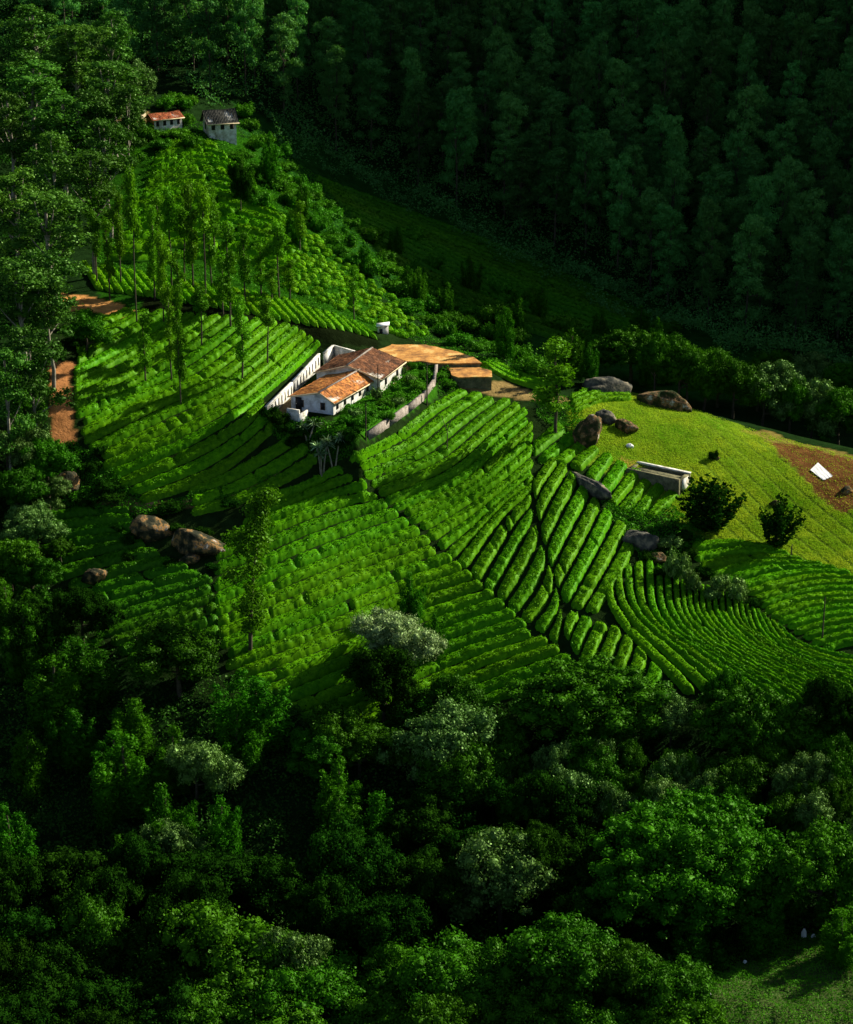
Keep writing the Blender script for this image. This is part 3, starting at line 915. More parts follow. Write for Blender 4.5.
cnt += tea_patch(I_, 'very short bright tea hedge row on the strip above the dark bank', 'tea rows on the bright strip', 'tea_bright', g=0.44)
J = [(0, [(160, 148), (190, 144), (215, 147)]), (4, [(150, 178), (195, 170), (235, 176), (256, 188)]), (8, [(140, 206), (200, 200), (250, 208), (282, 220)]),
     (12, [(122, 238), (190, 233), (250, 240), (296, 252)]), (14, [(112, 258), (190, 256), (250, 262), (300, 278)])]
cnt += tea_patch(J, 'stepped tea hedge row on the upper terraces below the small houses', 'tea rows of the upper terraces', 'tea', h=1.0, g=0.33, breaks=1.0, ds=0.3, nc=9, amp=0.16, lsize=0.34)
V_ = [(0, [(318, 180), (430, 222), (540, 266), (640, 314)]), (8, [(348, 214), (440, 256), (545, 302), (672, 342)]), (14, [(388, 264), (460, 302), (560, 340), (650, 354)])]
cnt += tea_patch(V_, 'dark tea hedge row on the shaded valley floor', 'tea rows in the shaded valley', 'tea_shaded', ds=0.45, nc=7, g=0.34, h=1.0, sprig=5, lsize=0.4)
R_ = [(0, [(572, 398), (600, 389), (628, 390)]), (3, [(575, 412), (600, 402), (630, 400)])]
cnt += tea_patch(R_, 'short bright tea hedge row on the ridge between the rocks', 'tea rows on the ridge', 'tea_bright')
R2 = [(0, [(484, 366), (510, 380), (540, 390)]), (2, [(492, 362), (515, 374), (548, 385)])]
cnt += tea_patch(R2, 'bright tea hedge row along the ridge right of the farm terrace', 'tea rows on the ridge by the terrace', 'tea_bright')
print('tea rows', cnt)

# round tea bushes on the flank below the upper terraces
bme = []
for s in range(3):
    r = np.random.default_rng(s)
    v, f = sph(16, 9)
    v = v * (1 + 0.10 * vnoise(v[:, 0] * 3 + s, v[:, 1] * 3, v[:, 2] * 3) + 0.09 * r.normal(size=len(v)))[:, None] * np.array([1, 1, .75])
    v[:, 2] = np.maximum(v[:, 2], -0.35)
    mb = MB().add(v, f)
    d = unit(r.normal(size=(420, 3))); d[:, 2] = np.abs(d[:, 2])
    lv, lf = leaf_quads(d * np.array([1, 1, .75]), d, 0.26, 0.6, r)
    mb.add(lv, lf)
    bme.append(mb.mesh('tea_bush', 'tea_bright'))
flank = [(275, 215), (300, 225), (340, 262), (400, 305), (430, 335), (400, 338), (375, 328), (330, 305), (290, 292), (270, 270), (262, 235)]
nb = 0; used = []
while nb < 190 and len(used) < 4000:
    u = random.uniform(262, 430); v = random.uniform(215, 338)
    used.append(0)
    if not inpoly([u], [v], flank)[0]: continue
    p = P(u, v)
    if p.y > 400 or any((p.x - q[0]) ** 2 + (p.y - q[1]) ** 2 < 2.2 for q in used if q): continue
    used.append((p.x, p.y))
    o = link('tea_bush', bme[nb % 3], None, (p.x, p.y, p.z + 0.25))
    sc = random.uniform(0.7, 1.15); o.scale = (sc, sc, sc * random.uniform(.8, 1.2)); o.rotation_euler = (0, 0, random.uniform(0, 6))
    tag(o, 'round tea bush on the loose flank right of the slim oaks', 'tea bush', 'round tea bushes on the flank')
    nb += 1
print('bushes', nb)


# ------------------------------------------------------------------ planting
NAMES = {'giant': ('broadleaf_tree', 'tree'), 'ragged': ('ragged_tree', 'tree'), 'broad': ('broadleaf_tree', 'tree'), 'dome': ('broadleaf_tree', 'tree'), 'feather': ('feathery_tree', 'tree'), 'silver': ('silver_leaved_tree', 'tree'),
         'dark': ('broadleaf_tree', 'tree'), 'blossom': ('flowering_tree', 'tree'), 'euc': ('eucalyptus_tree', 'tree'), 'far': ('eucalyptus_tree', 'tree'),
         'slim': ('slim_oak_tree', 'tree'), 'spray': ('upright_bush', 'bush'), 'shrub_scrub': ('shrub', 'shrub'), 'shrub_silver': ('shrub', 'shrub'), 'shrub_dark': ('shrub', 'shrub')}
tree_xy = []


def plant(kind, x, y, label, group=None, h=None, w=None, var=None, rz=None):
    protos = KIND[kind]
    t, c, ph, pw = protos[(var if var is not None else random.randrange(len(protos))) % len(protos)]
    sz = (h / ph) if h else random.uniform(0.85, 1.15)
    sx = (w / pw) if w else sz
    z = float(H(x, y))
    nm, cat = NAMES[kind]
    e = empty(nm, (x, y, z - 0.05), label, cat, group, rz if rz is not None else random.uniform(0, 6.28), (sx, sx, sz))
    if t is not None: link('trunk', t, e)
    link('crown' if t is not None else 'foliage', c, e)
    tree_xy.append((x, y, sx * pw / 2))
    return e


def top_at(u, v, h, y0=170.0, y1=600.0):
    """ground spot where something h tall has its top seen at (u, v): nearest such spot"""
    Y = np.arange(y0, y1, 0.5)
    ru = (u - 426.5) / FPX; rv = (512 - v) / FPX
    dy = CP + rv * SP
    x = ru / dy * Y; z = (-SP + rv * CP) / dy * Y
    d = z - (H(x, Y) + h)
    k = np.argmax(d < 0)
    return float(x[k]), float(Y[k])


def ptop(kind, u, vtop, wpx, h, label, group=None, **kw):
    x, y = top_at(u, vtop, h, kw.pop('y0', 170.0))
    d = y * CP - float(H(x, y)) * SP
    return plant(kind, x, y, label, group, h=h, w=wpx * d / FPX, **kw)


def pbase(kind, u, v, vtop, label, group=None, w=None, **kw):
    p = P(u, v)
    d = p.y * CP - p.z * SP
    h = (v - vtop) * d / FPX / 0.95
    return plant(kind, p.x, p.y, label, group, h=h, w=(w * d / FPX if w else None), **kw)


# near forest: trees one can point to
NEAR = [
    ('blossom', 388, 612, 78, 9, 'tree covered in pale blossom rising above the forest edge'),
    ('dark', 384, 650, 84, 10, 'very dark rounded tree standing just in front of the pale blossoming tree'),
    ('dome', 590, 668, 150, 10, 'wide dense dome of foliage at the foot of the central tea slope'),
    ('dome', 748, 690, 96, 10, 'dense rounded tree at the foot of the hollow at the right'),
    ('broad', 722, 672, 40, 8, 'small pointed tree poking up over the forest edge at the foot of the hollow'),
    ('dark', 846, 688, 66, 10, 'dark rounded tree at the right edge below the tea rows'),
    ('giant', 688, 812, 205, 15, 'largest broad dome tree in the near forest, lower right'),
    ('broad', 826, 828, 110, 12, 'broad tree at the right edge beside the largest dome tree'),
    ('feather', 52, 655, 100, 11, 'soft feathery tree lit on top in the lower left forest'),
    ('dark', 80, 588, 60, 8, 'small dark round tree beside the shaded tea field'),
    ('broad', 178, 632, 100, 9, 'dark bushy tree under the small orange rocks'),
    ('feather', 255, 672, 110, 11, 'feathery tree with lit plumes at the foot of the lower tea rows'),
    ('feather', 125, 735, 100, 11, 'yellow-green feathery tree left of the silvery tree'),
    ('silver', 195, 742, 66, 9, 'silvery glossy tree right of the yellow-green feathery tree'),
    ('silver', 168, 822, 60, 8, 'smaller silvery tree below the other silvery tree at left'),
    ('feather', 338, 758, 64, 9, 'narrow feathery tree behind the mottled crowns in mid forest'),
    ('feather', 372, 788, 80, 11, 'tall feathery tree in the middle of the near forest'),
    ('silver', 448, 722, 96, 11, 'olive tree with silver-lit rim right of the pale blossoming tree'),
    ('broad', 470, 745, 90, 11, 'dense tree with a lit right rim in the middle of the forest'),
    ('silver', 502, 838, 110, 12, 'drooping silver-leaved tree left of the largest dome tree'),
    ('broad', 95, 906, 92, 11, 'bright lit crown alone in the dark lower left corner'),
    ('broad', 240, 924, 130, 12, 'large leafy tree at the bottom, left of the centre'),
    ('silver', 300, 936, 66, 11, 'pale-leaved tree touching the large leafy tree at the bottom'),
    ('broad', 570, 924, 130, 12, 'large leafy tree at the bottom, below the drooping silver-leaved tree'),
    ('broad', 632, 948, 84, 10, 'rounded tree at the bottom beside the clearing'),
    ('broad', 470, 962, 100, 10, 'mid-green tree at the bottom centre'),
    ('broad', 350, 870, 70, 9, 'small lit tree in the dark gap above the bottom edge'),
    ('feather', 410, 575, 40, 7, 'small feathery tree among the tea rows above the pale blossoming tree'),
    ('feather', 436, 612, 30, 7, 'thin feathery sapling right of the pale blossoming tree'),
    ('broad', 455, 680, 70, 8, 'low bushy tree at the forest edge below the diagonal path'),
    ('silver', 672, 700, 50, 7, 'small silvery tree between the two dense domes at the forest edge'),
    ('dark', 40, 605, 60, 9, 'dark tree at the left edge below the tall eucalyptus'),
]
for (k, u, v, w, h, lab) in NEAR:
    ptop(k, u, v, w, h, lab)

FILL = [  # (kind, polygon, count, width px range, height, label, group)
    ('broad', [(480, 735), (720, 745), (853, 735), (853, 800), (700, 805), (480, 790)], 24, (36, 80), 8, 'leafy tree in the band of mixed trees across the right of the near forest', 'mixed band of trees'),
    ('silver', [(480, 740), (720, 750), (853, 740), (853, 800), (700, 800), (500, 780)], 12, (36, 60), 8, 'silvery leafy tree in the band of mixed trees across the right', 'silvery trees of the mixed band'),
    ('feather', [(0, 560), (60, 600), (120, 680), (330, 720), (360, 800), (200, 830), (0, 800)], 15, (60, 95), 10, 'soft dark feathery tree in the lower left forest', 'feathery trees of the lower left forest'),
    ('dark', [(0, 830), (200, 840), (420, 830), (450, 920), (300, 900), (100, 890), (0, 960)], 13, (70, 110), 11, 'dark broadleaf tree deep in the lower left forest', 'dark trees of the lower left forest'),  # dark leaf colour stands in for shade on these crowns
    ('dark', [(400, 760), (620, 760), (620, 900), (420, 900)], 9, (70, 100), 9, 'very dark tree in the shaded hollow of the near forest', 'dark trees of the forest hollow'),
    ('dark', [(0, 940), (200, 950), (190, 1015), (0, 1015)], 7, (80, 115), 9, 'dark leafy tree in the bottom left corner', 'dark trees of the bottom left corner'),  # corner crowns take the dark leaf too, shade put into the colour
    ('broad', [(190, 945), (690, 965), (690, 1010), (190, 1010)], 13, (80, 125), 9, 'leafy tree along the bottom of the view', 'leafy trees along the bottom'),
    ('broad', [(300, 690), (860, 700), (860, 730), (300, 740)], 14, (50, 80), 7, 'low leafy tree at the edge between tea and forest', 'trees at the forest edge'),
    ('feather', [(640, 860), (853, 850), (853, 920), (700, 930)], 7, (60, 90), 7, 'dim feathery tree beside the clearing at lower right', 'trees beside the clearing'),
]
for (k, poly, cnt_, wr, h, lab, grp) in FILL:
    xs = [p[0] for p in poly]; ys = [p[1] for p in poly]
    c = 0; tries = 0
    got = []
    while c < cnt_ and tries < 3000:
        tries += 1
        u = random.uniform(min(xs), max(xs)); v = random.uniform(min(ys), max(ys))
        if not inpoly([u], [v], poly)[0]: continue
        w = random.uniform(*wr)
        if any((u - a) ** 2 + ((v - b) * 1.6) ** 2 < (w * 0.62) ** 2 for a, b in got): continue
        got.append((u, v))
        ptop(k, u, v, w, h * random.uniform(0.85, 1.15), lab, grp)
        c += 1
print('near done', len(tree_xy))

# left side: tall eucalyptus with pale trunks, and bushes under them
LEFT = [(28, 60, 90), (60, 95, 80), (10, 170, 80), (88, 150, 70), (48, 190, 90), (110, 60, 80), (75, 28, 80), (30, 5, 80), (112, 10, 60), (20, 260, 80), (45, 250, 70),
        (4, 90, 70), (92, 90, 60), (52, 130, 60), (105, 118, 60), (30, 330, 70), (2, 350, 60), (125, 85, 44)]
for (u, v, w) in LEFT:
    x, y = top_at(u, v, 21, 250)
    d = y * CP - float(H(x, y)) * SP
    plant('euc', x, y, 'tall pale-trunked eucalyptus in the grove along the left side', 'eucalyptus grove at the left', h=21, w=w * d / FPX)
for i, (u, v, w, h) in enumerate([(20, 410, 60, 8), (45, 440, 55, 7), (15, 470, 60, 8), (35, 510, 55, 7), (8, 540, 60, 8), (30, 560, 50, 7), (5, 430, 50, 7), (85, 315, 46, 6), (20, 390, 50, 8), (48, 480, 36, 5), (60, 540, 30, 4)]):
    ptop('silver' if i % 3 == 0 else 'broad', u, v, w, h, 'bushy tree beneath the eucalyptus grove at the left edge' + (', silvery leaves' if i % 3 == 0 else ''),
         'silvery trees at the left edge' if i % 3 == 0 else 'bushy trees at the left edge', y0=240)
for (u, v, w) in [(125, 70, 40), (140, 62, 34), (95, 40, 40)]:
    ptop('silver', u, v, w, 11, 'pale-leaved tree on the slope above the ruined shelter', 'pale trees above the shelter', y0=380)

# slim oaks (base u, base v, top v)
SLIM = [(137, 325, 179), (172, 290, 195), (164, 325, 239), (205, 297, 188), (193, 288, 193), (185, 285, 212), (212, 288, 197), (231, 330, 232), (261, 297, 246),
        (272, 303, 271), (279, 302, 228), (268, 367, 302), (242, 380, 300), (202, 347, 290), (172, 383, 290), (181, 408, 295), (146, 385, 318), (121, 285, 200), (178, 300, 255),
        (354, 322, 270), (223, 314, 264), (97, 285, 196), (155, 300, 215), (245, 305, 236), (110, 300, 225), (290, 300, 262), (214, 250, 190), (300, 255, 205), (160, 260, 200)]
for (u, v, vt) in SLIM:
    pbase('slim', u, v, vt, 'slim lopped oak with a bare trunk and small tufts of leaves, standing in the tea', 'slim oaks standing in the tea', w=random.uniform(10, 14.5))
pbase('ragged', 250, 655, 484, 'tall ragged leafy tree standing alone in the lower tea rows left of centre', None, w=62, rz=0.0)
pbase('slim', 556, 436, 346, 'bright columnar tree on the ridge beside the tall brown boulder', None, w=26, var=2)
pbase('slim', 586, 540, 500, 'thin young tree among tea rows under the long rock', None, w=8) if False else None
pbase('feather', 270, 185, 133, 'pale feathery tree on the spur right of the upper houses', None, w=28)
pbase('feather', 302, 222, 178, 'dim feathery tree lower on the spur, behind the tea terraces', None, w=24)
pbase('dark', 241, 215, 166, 'dark round-headed tree on the upper tea terraces', None, w=24)
pbase('slim', 280, 215, 196, 'small lit tree beside the upper tea terraces', None, w=14) if False else None

# bushes and trees behind the ridge at right
RIDGE = [('feather', 572, 340, 44, 9, 'light green leafy tree on the ridge behind the columnar tree'), ('dome', 632, 330, 76, 9.5, 'dark round tree behind the ridge rocks'),
         ('feather', 590, 352, 30, 7, 'small leafy tree between the columnar tree and the round dark tree'),
         ('feather', 505, 305, 34, 9, 'dim tree just behind the ridge right of the farm terrace'), ('feather', 658, 315, 24, 12, 'faint slender tree in the shade beyond the ridge rocks')]
for (k, u, v, w, h, lab) in RIDGE:
    ptop(k, u, v, w, h, lab, y0=318)
for i, (u, v, w) in enumerate([(680, 362, 56), (706, 366, 50), (735, 372, 56), (765, 376, 56), (792, 380, 44), (815, 382, 52), (842, 388, 56), (865, 394, 50), (720, 352, 50), (760, 356, 56), (800, 360, 60), (846, 362, 60), (690, 348, 46), (655, 360, 40)]):
    ptop('silver' if i in (3, 5, 10) else 'broad', u, v, w, 10, ('silvery' if i in (3, 5, 10) else 'dense green') + ' tree in the lit row behind the grass field ridge',
         'silvery trees behind the ridge' if i in (3, 5, 10) else 'green trees behind the ridge', y0=322)
# scrub along the spur's flank and in the farm garden
SCR = [(250, 130), (262, 145), (275, 160), (285, 172), (298, 188), (310, 198), (268, 172), (255, 150), (322, 212), (290, 205), (243, 118), (280, 190), (330, 222), (312, 222), (300, 210), (320, 232), (345, 250), (335, 240), (372, 275), (395, 292), (415, 300), (430, 310), (450, 322), (470, 330), (490, 340), (430, 325), (405, 312), (460, 345), (500, 352), (520, 362),
       (445, 338), (480, 352), (512, 345), (465, 315), (420, 290), (385, 262), (350, 228), (310, 200), (530, 372), (545, 378), (290, 195), (440, 300), (490, 320), (265, 205), (360, 262)]
for (u, v) in SCR:
    p = P(u, v)
    if p.y < 470:
        plant('shrub_scrub', p.x, p.y, 'green scrub bush on the back flank of the spur', 'scrub on the spur flank', h=random.uniform(2, 3.6), w=random.uniform(3.5, 6))
for (u, v) in [(185, 125), (175, 138), (150, 140), (240, 160), (192, 148), (140, 132), (165, 108), (185, 105), (255, 175), (130, 145), (160, 150), (110, 160), (135, 165), (185, 110), (172, 104)]:
    p = P(u, v)
    plant('shrub_scrub', p.x, p.y, 'green scrub bush around the upper houses', 'scrub around the upper houses', h=random.uniform(2, 3.2), w=random.uniform(3.5, 5.5))
for (u, v) in [(372, 388), (395, 392), (410, 380), (402, 400), (425, 378), (385, 408), (368, 415), (415, 368), (430, 368), (350, 412), (360, 425), (388, 420), (418, 390), (345, 425), (440, 378), (448, 386)]:
    p = P(u, v)
    plant('shrub_scrub', p.x, p.y, 'leafy bush in the farmhouse garden inside the grey stone wall', 'garden bushes', h=random.uniform(0.9, 1.7), w=random.uniform(2.0, 3.4))
for (u, v) in [(278, 424), (288, 432), (300, 436), (312, 430), (268, 418), (352, 440), (342, 446), (295, 446)]:
    p = P(u, v)
    plant('shrub_dark', p.x, p.y, 'dark bush on the bank below the farmhouse front', 'dark bushes on the farmhouse bank', h=random.uniform(1.2, 2.2), w=random.uniform(2.2, 3.4))
for (u, v) in [(90, 470), (110, 490), (100, 455), (230, 505), (170, 512), (60, 455), (82, 330), (75, 345), (130, 545), (115, 500), (95, 500)]:
    p = P(u, v)
    plant('shrub_dark', p.x, p.y, 'dark bush at the edge of the left tea field', 'dark bushes by the left tea field', h=random.uniform(1.2, 2.2), w=random.uniform(2.4, 4))
for (u, v, h, w) in [(676, 580, 4.5, 3.2), (692, 592, 3.6, 3), (720, 592, 3, 3.4), (738, 600, 3.2, 3.6), (668, 548, 2, 3.5), (712, 600, 2, 2.6)]:
    p = P(u, v)
    plant('shrub_silver', p.x, p.y, 'grey-green shrub growing in the tea hollow below the ruined hut', 'shrubs in the tea hollow', h=h, w=w)
for (u, v) in [(130, 560), (170, 566), (215, 570), (205, 535), (160, 520), (120, 530), (178, 530), (48, 490), (85, 505)]:
    p = P(u, v)
    plant('shrub_dark', p.x, p.y, 'dark bush tucked around the pale boulders', 'dark bushes round the boulders', h=random.uniform(.8, 1.5), w=random.uniform(1.8, 3))
for (u, v) in [(650, 560), (662, 575), (690, 555), (705, 575), (685, 540), (755, 605)]:
    p = P(u, v)
    plant('shrub_dark', p.x, p.y, 'low dark bush between the rocks and the tea hollow', 'dark bushes in the tea hollow', h=1.3, w=2.6)
p = P(708, 530); plant('spray', p.x, p.y, 'big dark upright bush beside the ruined stone hut', None, h=8.6, w=12.0, var=0)
p = P(776, 545); plant('spray', p.x, p.y, 'dark open bush standing alone at the lower edge of the grass field', None, h=8.0, w=7.6, var=1)
p = P(713, 460); plant('shrub_dark', p.x, p.y, 'tiny dark bush alone in the middle of the grass field', None, h=1.6, w=1.7)

# far forest across the valley
cand = []
r = np.random.default_rng(5)
for t in range(9000):
    Y = r.uniform(395, 610); x = r.uniform(-0.23, 0.23) * Y
    z = float(H(x, Y)); u, v = proj(x, Y, z)
    if v > 345 or v < -60: continue
    # keep the valley floor and the spur free
    edge = np.interp(u, [-60, 120, 200, 260, 330, 430, 520, 620, 720, 900], [20, 60, 92, 100, 150, 196, 238, 285, 330, 365])
    if v > edge: continue
    dmin = 6.4 if v > 60 else 7.6
    if any((x - a) ** 2 + (Y - b) ** 2 < dmin * dmin for a, b in cand): continue
    cand.append((x, Y))
cand.sort(key=lambda q: q[1])
cand = cand[:280]
print('far trees', len(cand), 'to', cand[-1])
for (x, Y) in cand:
    hh = r.uniform(17, 26)
    plant('far', x, Y, 'eucalyptus in the shaded forest across the valley', 'valley forest eucalyptus', h=hh, w=r.uniform(5.8, 8.4))


r = np.random.default_rng(9)
for t in range(46):
    u = r.uniform(240, 700); v = np.interp(u, [240, 330, 520, 700], [150, 215, 290, 352]) + r.uniform(-14, 60)
    p = P(u, v)
    if p.y > 350:
        plant('shrub_scrub' if t % 3 else 'feather', p.x, p.y, 'dim green bush in the shaded valley behind the spur' if t % 3 else 'dim feathery tree in the shaded valley behind the spur',
              'bushes in the shaded valley' if t % 3 else 'feathery trees in the shaded valley', h=r.uniform(2, 4) if t % 3 else r.uniform(5, 8), w=r.uniform(4, 7))


# undergrowth as stuff: leaf tufts over the forest floors
def undergrowth(name, label, npts, region, hfun, size, material, seed, jit=0.8):
    r = np.random.default_rng(seed)
    x, y = region(r, npts)
    z = H(x, y)
    hgt = hfun(x, y, r)
    p = np.stack([x, y, z + hgt], 1)
    nrm = np.tile([0, -0.2, 1.0], (len(x), 1))
    v, f = leaf_quads(p, nrm, size, jit, r)
    me = np_mesh(name, v, f, material)
    return tag(link(name, me), label, 'undergrowth', None, 'stuff')


def reg_far(r, n):
    Y = r.uniform(380, 620, n); x = r.uniform(-0.24, 0.24, n) * Y
    u, v = proj(x, Y, H(x, Y))
    edge = np.interp(u, [-60, 120, 200, 240, 330, 430, 520, 620, 720, 900], [30, 70, 92, 112, 182, 228, 272, 320, 362, 400])
    m = (v < edge + 14 * vnoise(x / 9, Y / 9, x * 0))
    return x[m], Y[m]
def bumps(s, a):
    return lambda x, y, r: a * np.clip(0.5 + 0.8 * vnoise(x / s, y / s, x * 0) + 0.3 * vnoise(x / s * 3, y / s * 3, x * 0), 0.02, 2) * r.uniform(0.5, 1, len(x))
undergrowth('forest_undergrowth', 'dark undergrowth beneath the valley forest', 460000, reg_far, bumps(4, 5.5), 0.50, 'far', 1)


def reg_near(r, n):
    Y = r.uniform(165, 262, n); x = r.uniform(-0.24, 0.24, n) * Y
    u, v = proj(x, Y, H(x, Y))
    e = np.interp(u, [-60, 30, 70, 125, 212, 222, 330, 430, 560, 650, 760, 900], [520, 560, 625, 655, 665, 688, 715, 720, 690, 700, 712, 712])
    m = (v > e) & ~((u > 700) & (v > 940))
    return x[m], Y[m]
undergrowth('forest_undergrowth', 'dark undergrowth beneath the near forest', 200000, reg_near, bumps(3, 3.2), 0.40, 'floor', 2)


def reg_left(r, n):
    Y = r.uniform(262, 470, n); x = r.uniform(-0.24, -0.10, n) * Y
    u, v = proj(x, Y, H(x, Y))
    e = np.interp(v, [0, 60, 120, 200, 290, 330, 440, 520, 640], [300, 160, 120, 85, 60, 50, 48, 36, 60])
    m = u < e
    return x[m], Y[m]
undergrowth('forest_undergrowth', 'dark undergrowth beneath the eucalyptus grove at the left', 150000, reg_left, bumps(3, 2.4), 0.42, 'floor', 3)


def reg_clear(r, n):
    Y = r.uniform(175, 212, n); x = r.uniform(0.11, 0.25, n) * Y
    u, v = proj(x, Y, H(x, Y))
    m = (u > 690) & (v > 930)
    return x[m], Y[m]
undergrowth('clearing_weeds', 'low weeds covering the clearing at the bottom right corner', 60000, reg_clear, bumps(1.6, 0.6), 0.20, 'scrub', 4, 1.0)


def reg_bank(r, n):
    u = r.uniform(20, 710, n); v = r.uniform(95, 580, n)
    polys = [[(95, 240), (160, 145), (140, 125), (245, 120), (345, 200), (450, 285), (560, 385), (480, 372), (400, 335), (360, 325), (270, 300), (240, 285), (100, 290)],
             [(72, 440), (110, 470), (150, 505), (280, 475), (285, 482), (150, 520), (80, 515), (50, 500), (50, 450)],
             [(262, 412), (300, 418), (345, 425), (355, 455), (330, 465), (300, 455), (265, 430)],
             [(340, 415), (375, 385), (400, 372), (436, 364), (434, 390), (400, 408), (365, 432)],
             [(440, 366), (456, 374), (460, 388), (440, 398), (436, 380)],
             [(600, 505), (690, 508), (705, 540), (690, 555), (650, 575), (630, 545)], [(545, 395), (580, 400), (590, 440), (555, 432), (535, 415)]]
    m = np.zeros(n, bool)
    for p in polys: m |= inpoly(u, v, p)
    m &= ~inpoly(u, v, [(158, 146), (215, 144), (254, 184), (298, 252), (300, 278), (250, 266), (108, 262), (122, 236), (140, 204)])
    m &= ~inpoly(u, v, [(85, 262), (160, 276), (365, 326), (375, 340), (235, 312), (90, 288)])
    x, y, z = hit(u[m], v[m])
    k = y < 470
    return x[k], y[k]
undergrowth('bank_vegetation', 'low green growth on the banks between the tea fields', 520000, reg_bank, bumps(1.5, 0.75), 0.30, 'scrub', 6, 0.9)


# grass of the right-hand field
def reg_grass(r, n):
    u = r.uniform(560, 900, n); v = r.uniform(384, 590, n)
    g = [(566, 412), (600, 398), (640, 396), (700, 411), (760, 432), (900, 470), (900, 588), (853, 574), (800, 563), (700, 534), (672, 505), (655, 478), (630, 470), (600, 455), (585, 446)]
    m = inpoly(u, v, g)
    x, y, z = hit(u[m], v[m])
    uu_, vv_ = proj(x, y, z)
    red = inpoly(uu_ + 3 * vnoise(x, y, x * 0), vv_ + 3 * vnoise(x, y, x * 0 + 5), [(768, 440), (800, 446), (870, 464), (870, 512), (838, 512), (816, 494), (800, 474), (780, 455)])
    # darker furrow lines left bare
    s = (x * 0.90 + y * 0.43) + 0.2 * vnoise(x / 9, y / 9, x * 0)
    fur = (np.abs((s / 2.3) % 1.0 - 0.5) > 0.40) & (uu_ > 690 + 40 * vnoise(x / 5, y / 5, x * 0)) & (r.random(len(x)) < 0.88)
    k = (y < 340) & ~(red & (r.random(len(x)) < 0.86)) & ~fur
    return x[k], y[k]
undergrowth('grass', 'yellow-green grass covering the sunny field on the ridge', 330000, reg_grass, lambda x, y, r: r.uniform(0.02, 0.14, len(x)) + 0.10 * np.clip(vnoise(x / 2, y / 2, x * 0), 0, 1), 0.15, 'grass', 7, 0.38)


# ------------------------------------------------------------------ rocks
def rock(u, v, wx, wy, hz, label, material='rock', rz=0.0, tilt=0.0, seed=0, sink=0.3, name='boulder', group=None):
    p = P(u, v)
    r = np.random.default_rng(seed + 900)
    vv_, ff = sph(34, 22)
    q = vv_ * 1.3 + seed * 3.7
    d = 1 + 0.30 * vnoise(q[:, 0], q[:, 1], q[:, 2]) + 0.12 * vnoise(q[:, 0] * 3, q[:, 1] * 3, q[:, 2] * 3) + 0.04 * vnoise(q[:, 0] * 8, q[:, 1] * 8, q[:, 2] * 8)
    # flatten facets
    for k in range(7):
        nn = unit(r.normal(size=3)); lim = r.uniform(0.62, 0.85)
        dd = vv_ @ nn
        d = np.where(dd * d > lim, lim / np.maximum(dd, 1e-3), d)
    vs = vv_ * d[:, None] * np.array([wx / 2, wy / 2, hz])
    ct, st = math.cos(tilt), math.sin(tilt)
    vs = np.stack([vs[:, 0] * ct + vs[:, 2] * st, vs[:, 1], -vs[:, 0] * st + vs[:, 2] * ct], 1)
    # closed poles
    nring = 34
    top = vs[:nring].mean(0); bot = vs[-nring:].mean(0)
    me = bpy.data.meshes.new(name)
    fl = [tuple(f) for f in ff] + [tuple(range(nring))[::-1], tuple(range(len(vs) - nring, len(vs)))]
    me.from_pydata([tuple(a) for a in vs], [], fl); me.materials.append(M[material]); me.update()
    for pl in me.polygons: pl.use_smooth = True
    o = link(name, me, None, (p.x, p.y, p.z + hz * (1 - 2 * sink) * 0.5)); o.rotation_euler = (0, 0, rz)
    return tag(o, label, 'rock', group)


rock(152, 533, 7.6, 4.0, 1.9, 'large boulder with a white and rust-coloured top at the foot of the left tea field', 'rock', 0.3, 0.25, 1)
rock(197, 549, 8.2, 4.4, 2.2, 'large rounded boulder with a pale rim, right of the white and rust one', 'rock', -0.2, 0.2, 2)
rock(190, 560, 3.0, 2.2, 1.0, 'smaller boulder leaning in front of the large rounded one', 'rock', 0.5, 0.1, 3)
rock(68, 488, 4.4, 3.2, 1.8, 'dark boulder with a pale top at the lower end of the brown path', 'rock', 0.8, 0.1, 4)
rock(96, 580, 4.0, 2.8, 1.3, 'low boulder half buried in the shaded tea field', 'rock', 0.2, 0.0, 5)
rock(152, 632, 3.2, 2.2, 1.0, 'low orange rock above the dark bushy tree', 'rock', 0.1, 0.0, 6)
rock(140, 641, 1.6, 1.2, 0.5, 'small orange rock left of the larger orange rock', 'rock', 0.1, 0.0, 16)
rock(584, 442, 4.0, 5.0, 3.2, 'tall brown boulder with a pale face on the ridge', 'rock_brown', 0.4, 0.5, 7)
rock(604, 420, 4.0, 3.2, 1.5, 'dark boulder behind the tall brown one', 'rock_dark', 0.0, 0.1, 8)
rock(628, 430, 3.4, 2.6, 1.2, 'brown and white boulder at the top corner of the grass field', 'rock_brown', -0.5, 0.35, 9)
rock(610, 391, 8.6, 5.0, 1.7, 'broad flat grey rock on the ridge crest', 'rock_dark', 0.1, 0.1, 10)
rock(663, 405, 8.8, 4.2, 2.0, 'long brown rock sloping down along the ridge crest', 'rock_brown', -0.35, 0.28, 11)
rock(590, 490, 8.6, 2.8, 1.5, 'long dark rock lying among the central tea rows', 'rock_dark', -0.9, 0.1, 12, sink=0.25)
rock(640, 545, 5.4, 4.0, 2.0, 'grey rock outcrop in the shade under the tea block', 'rock_dark', -0.5, 0.2, 13)
rock(657, 560, 3.0, 2.2, 1.1, 'small tan rock below the grey outcrop', 'rock_brown', -0.6, 0.2, 14)
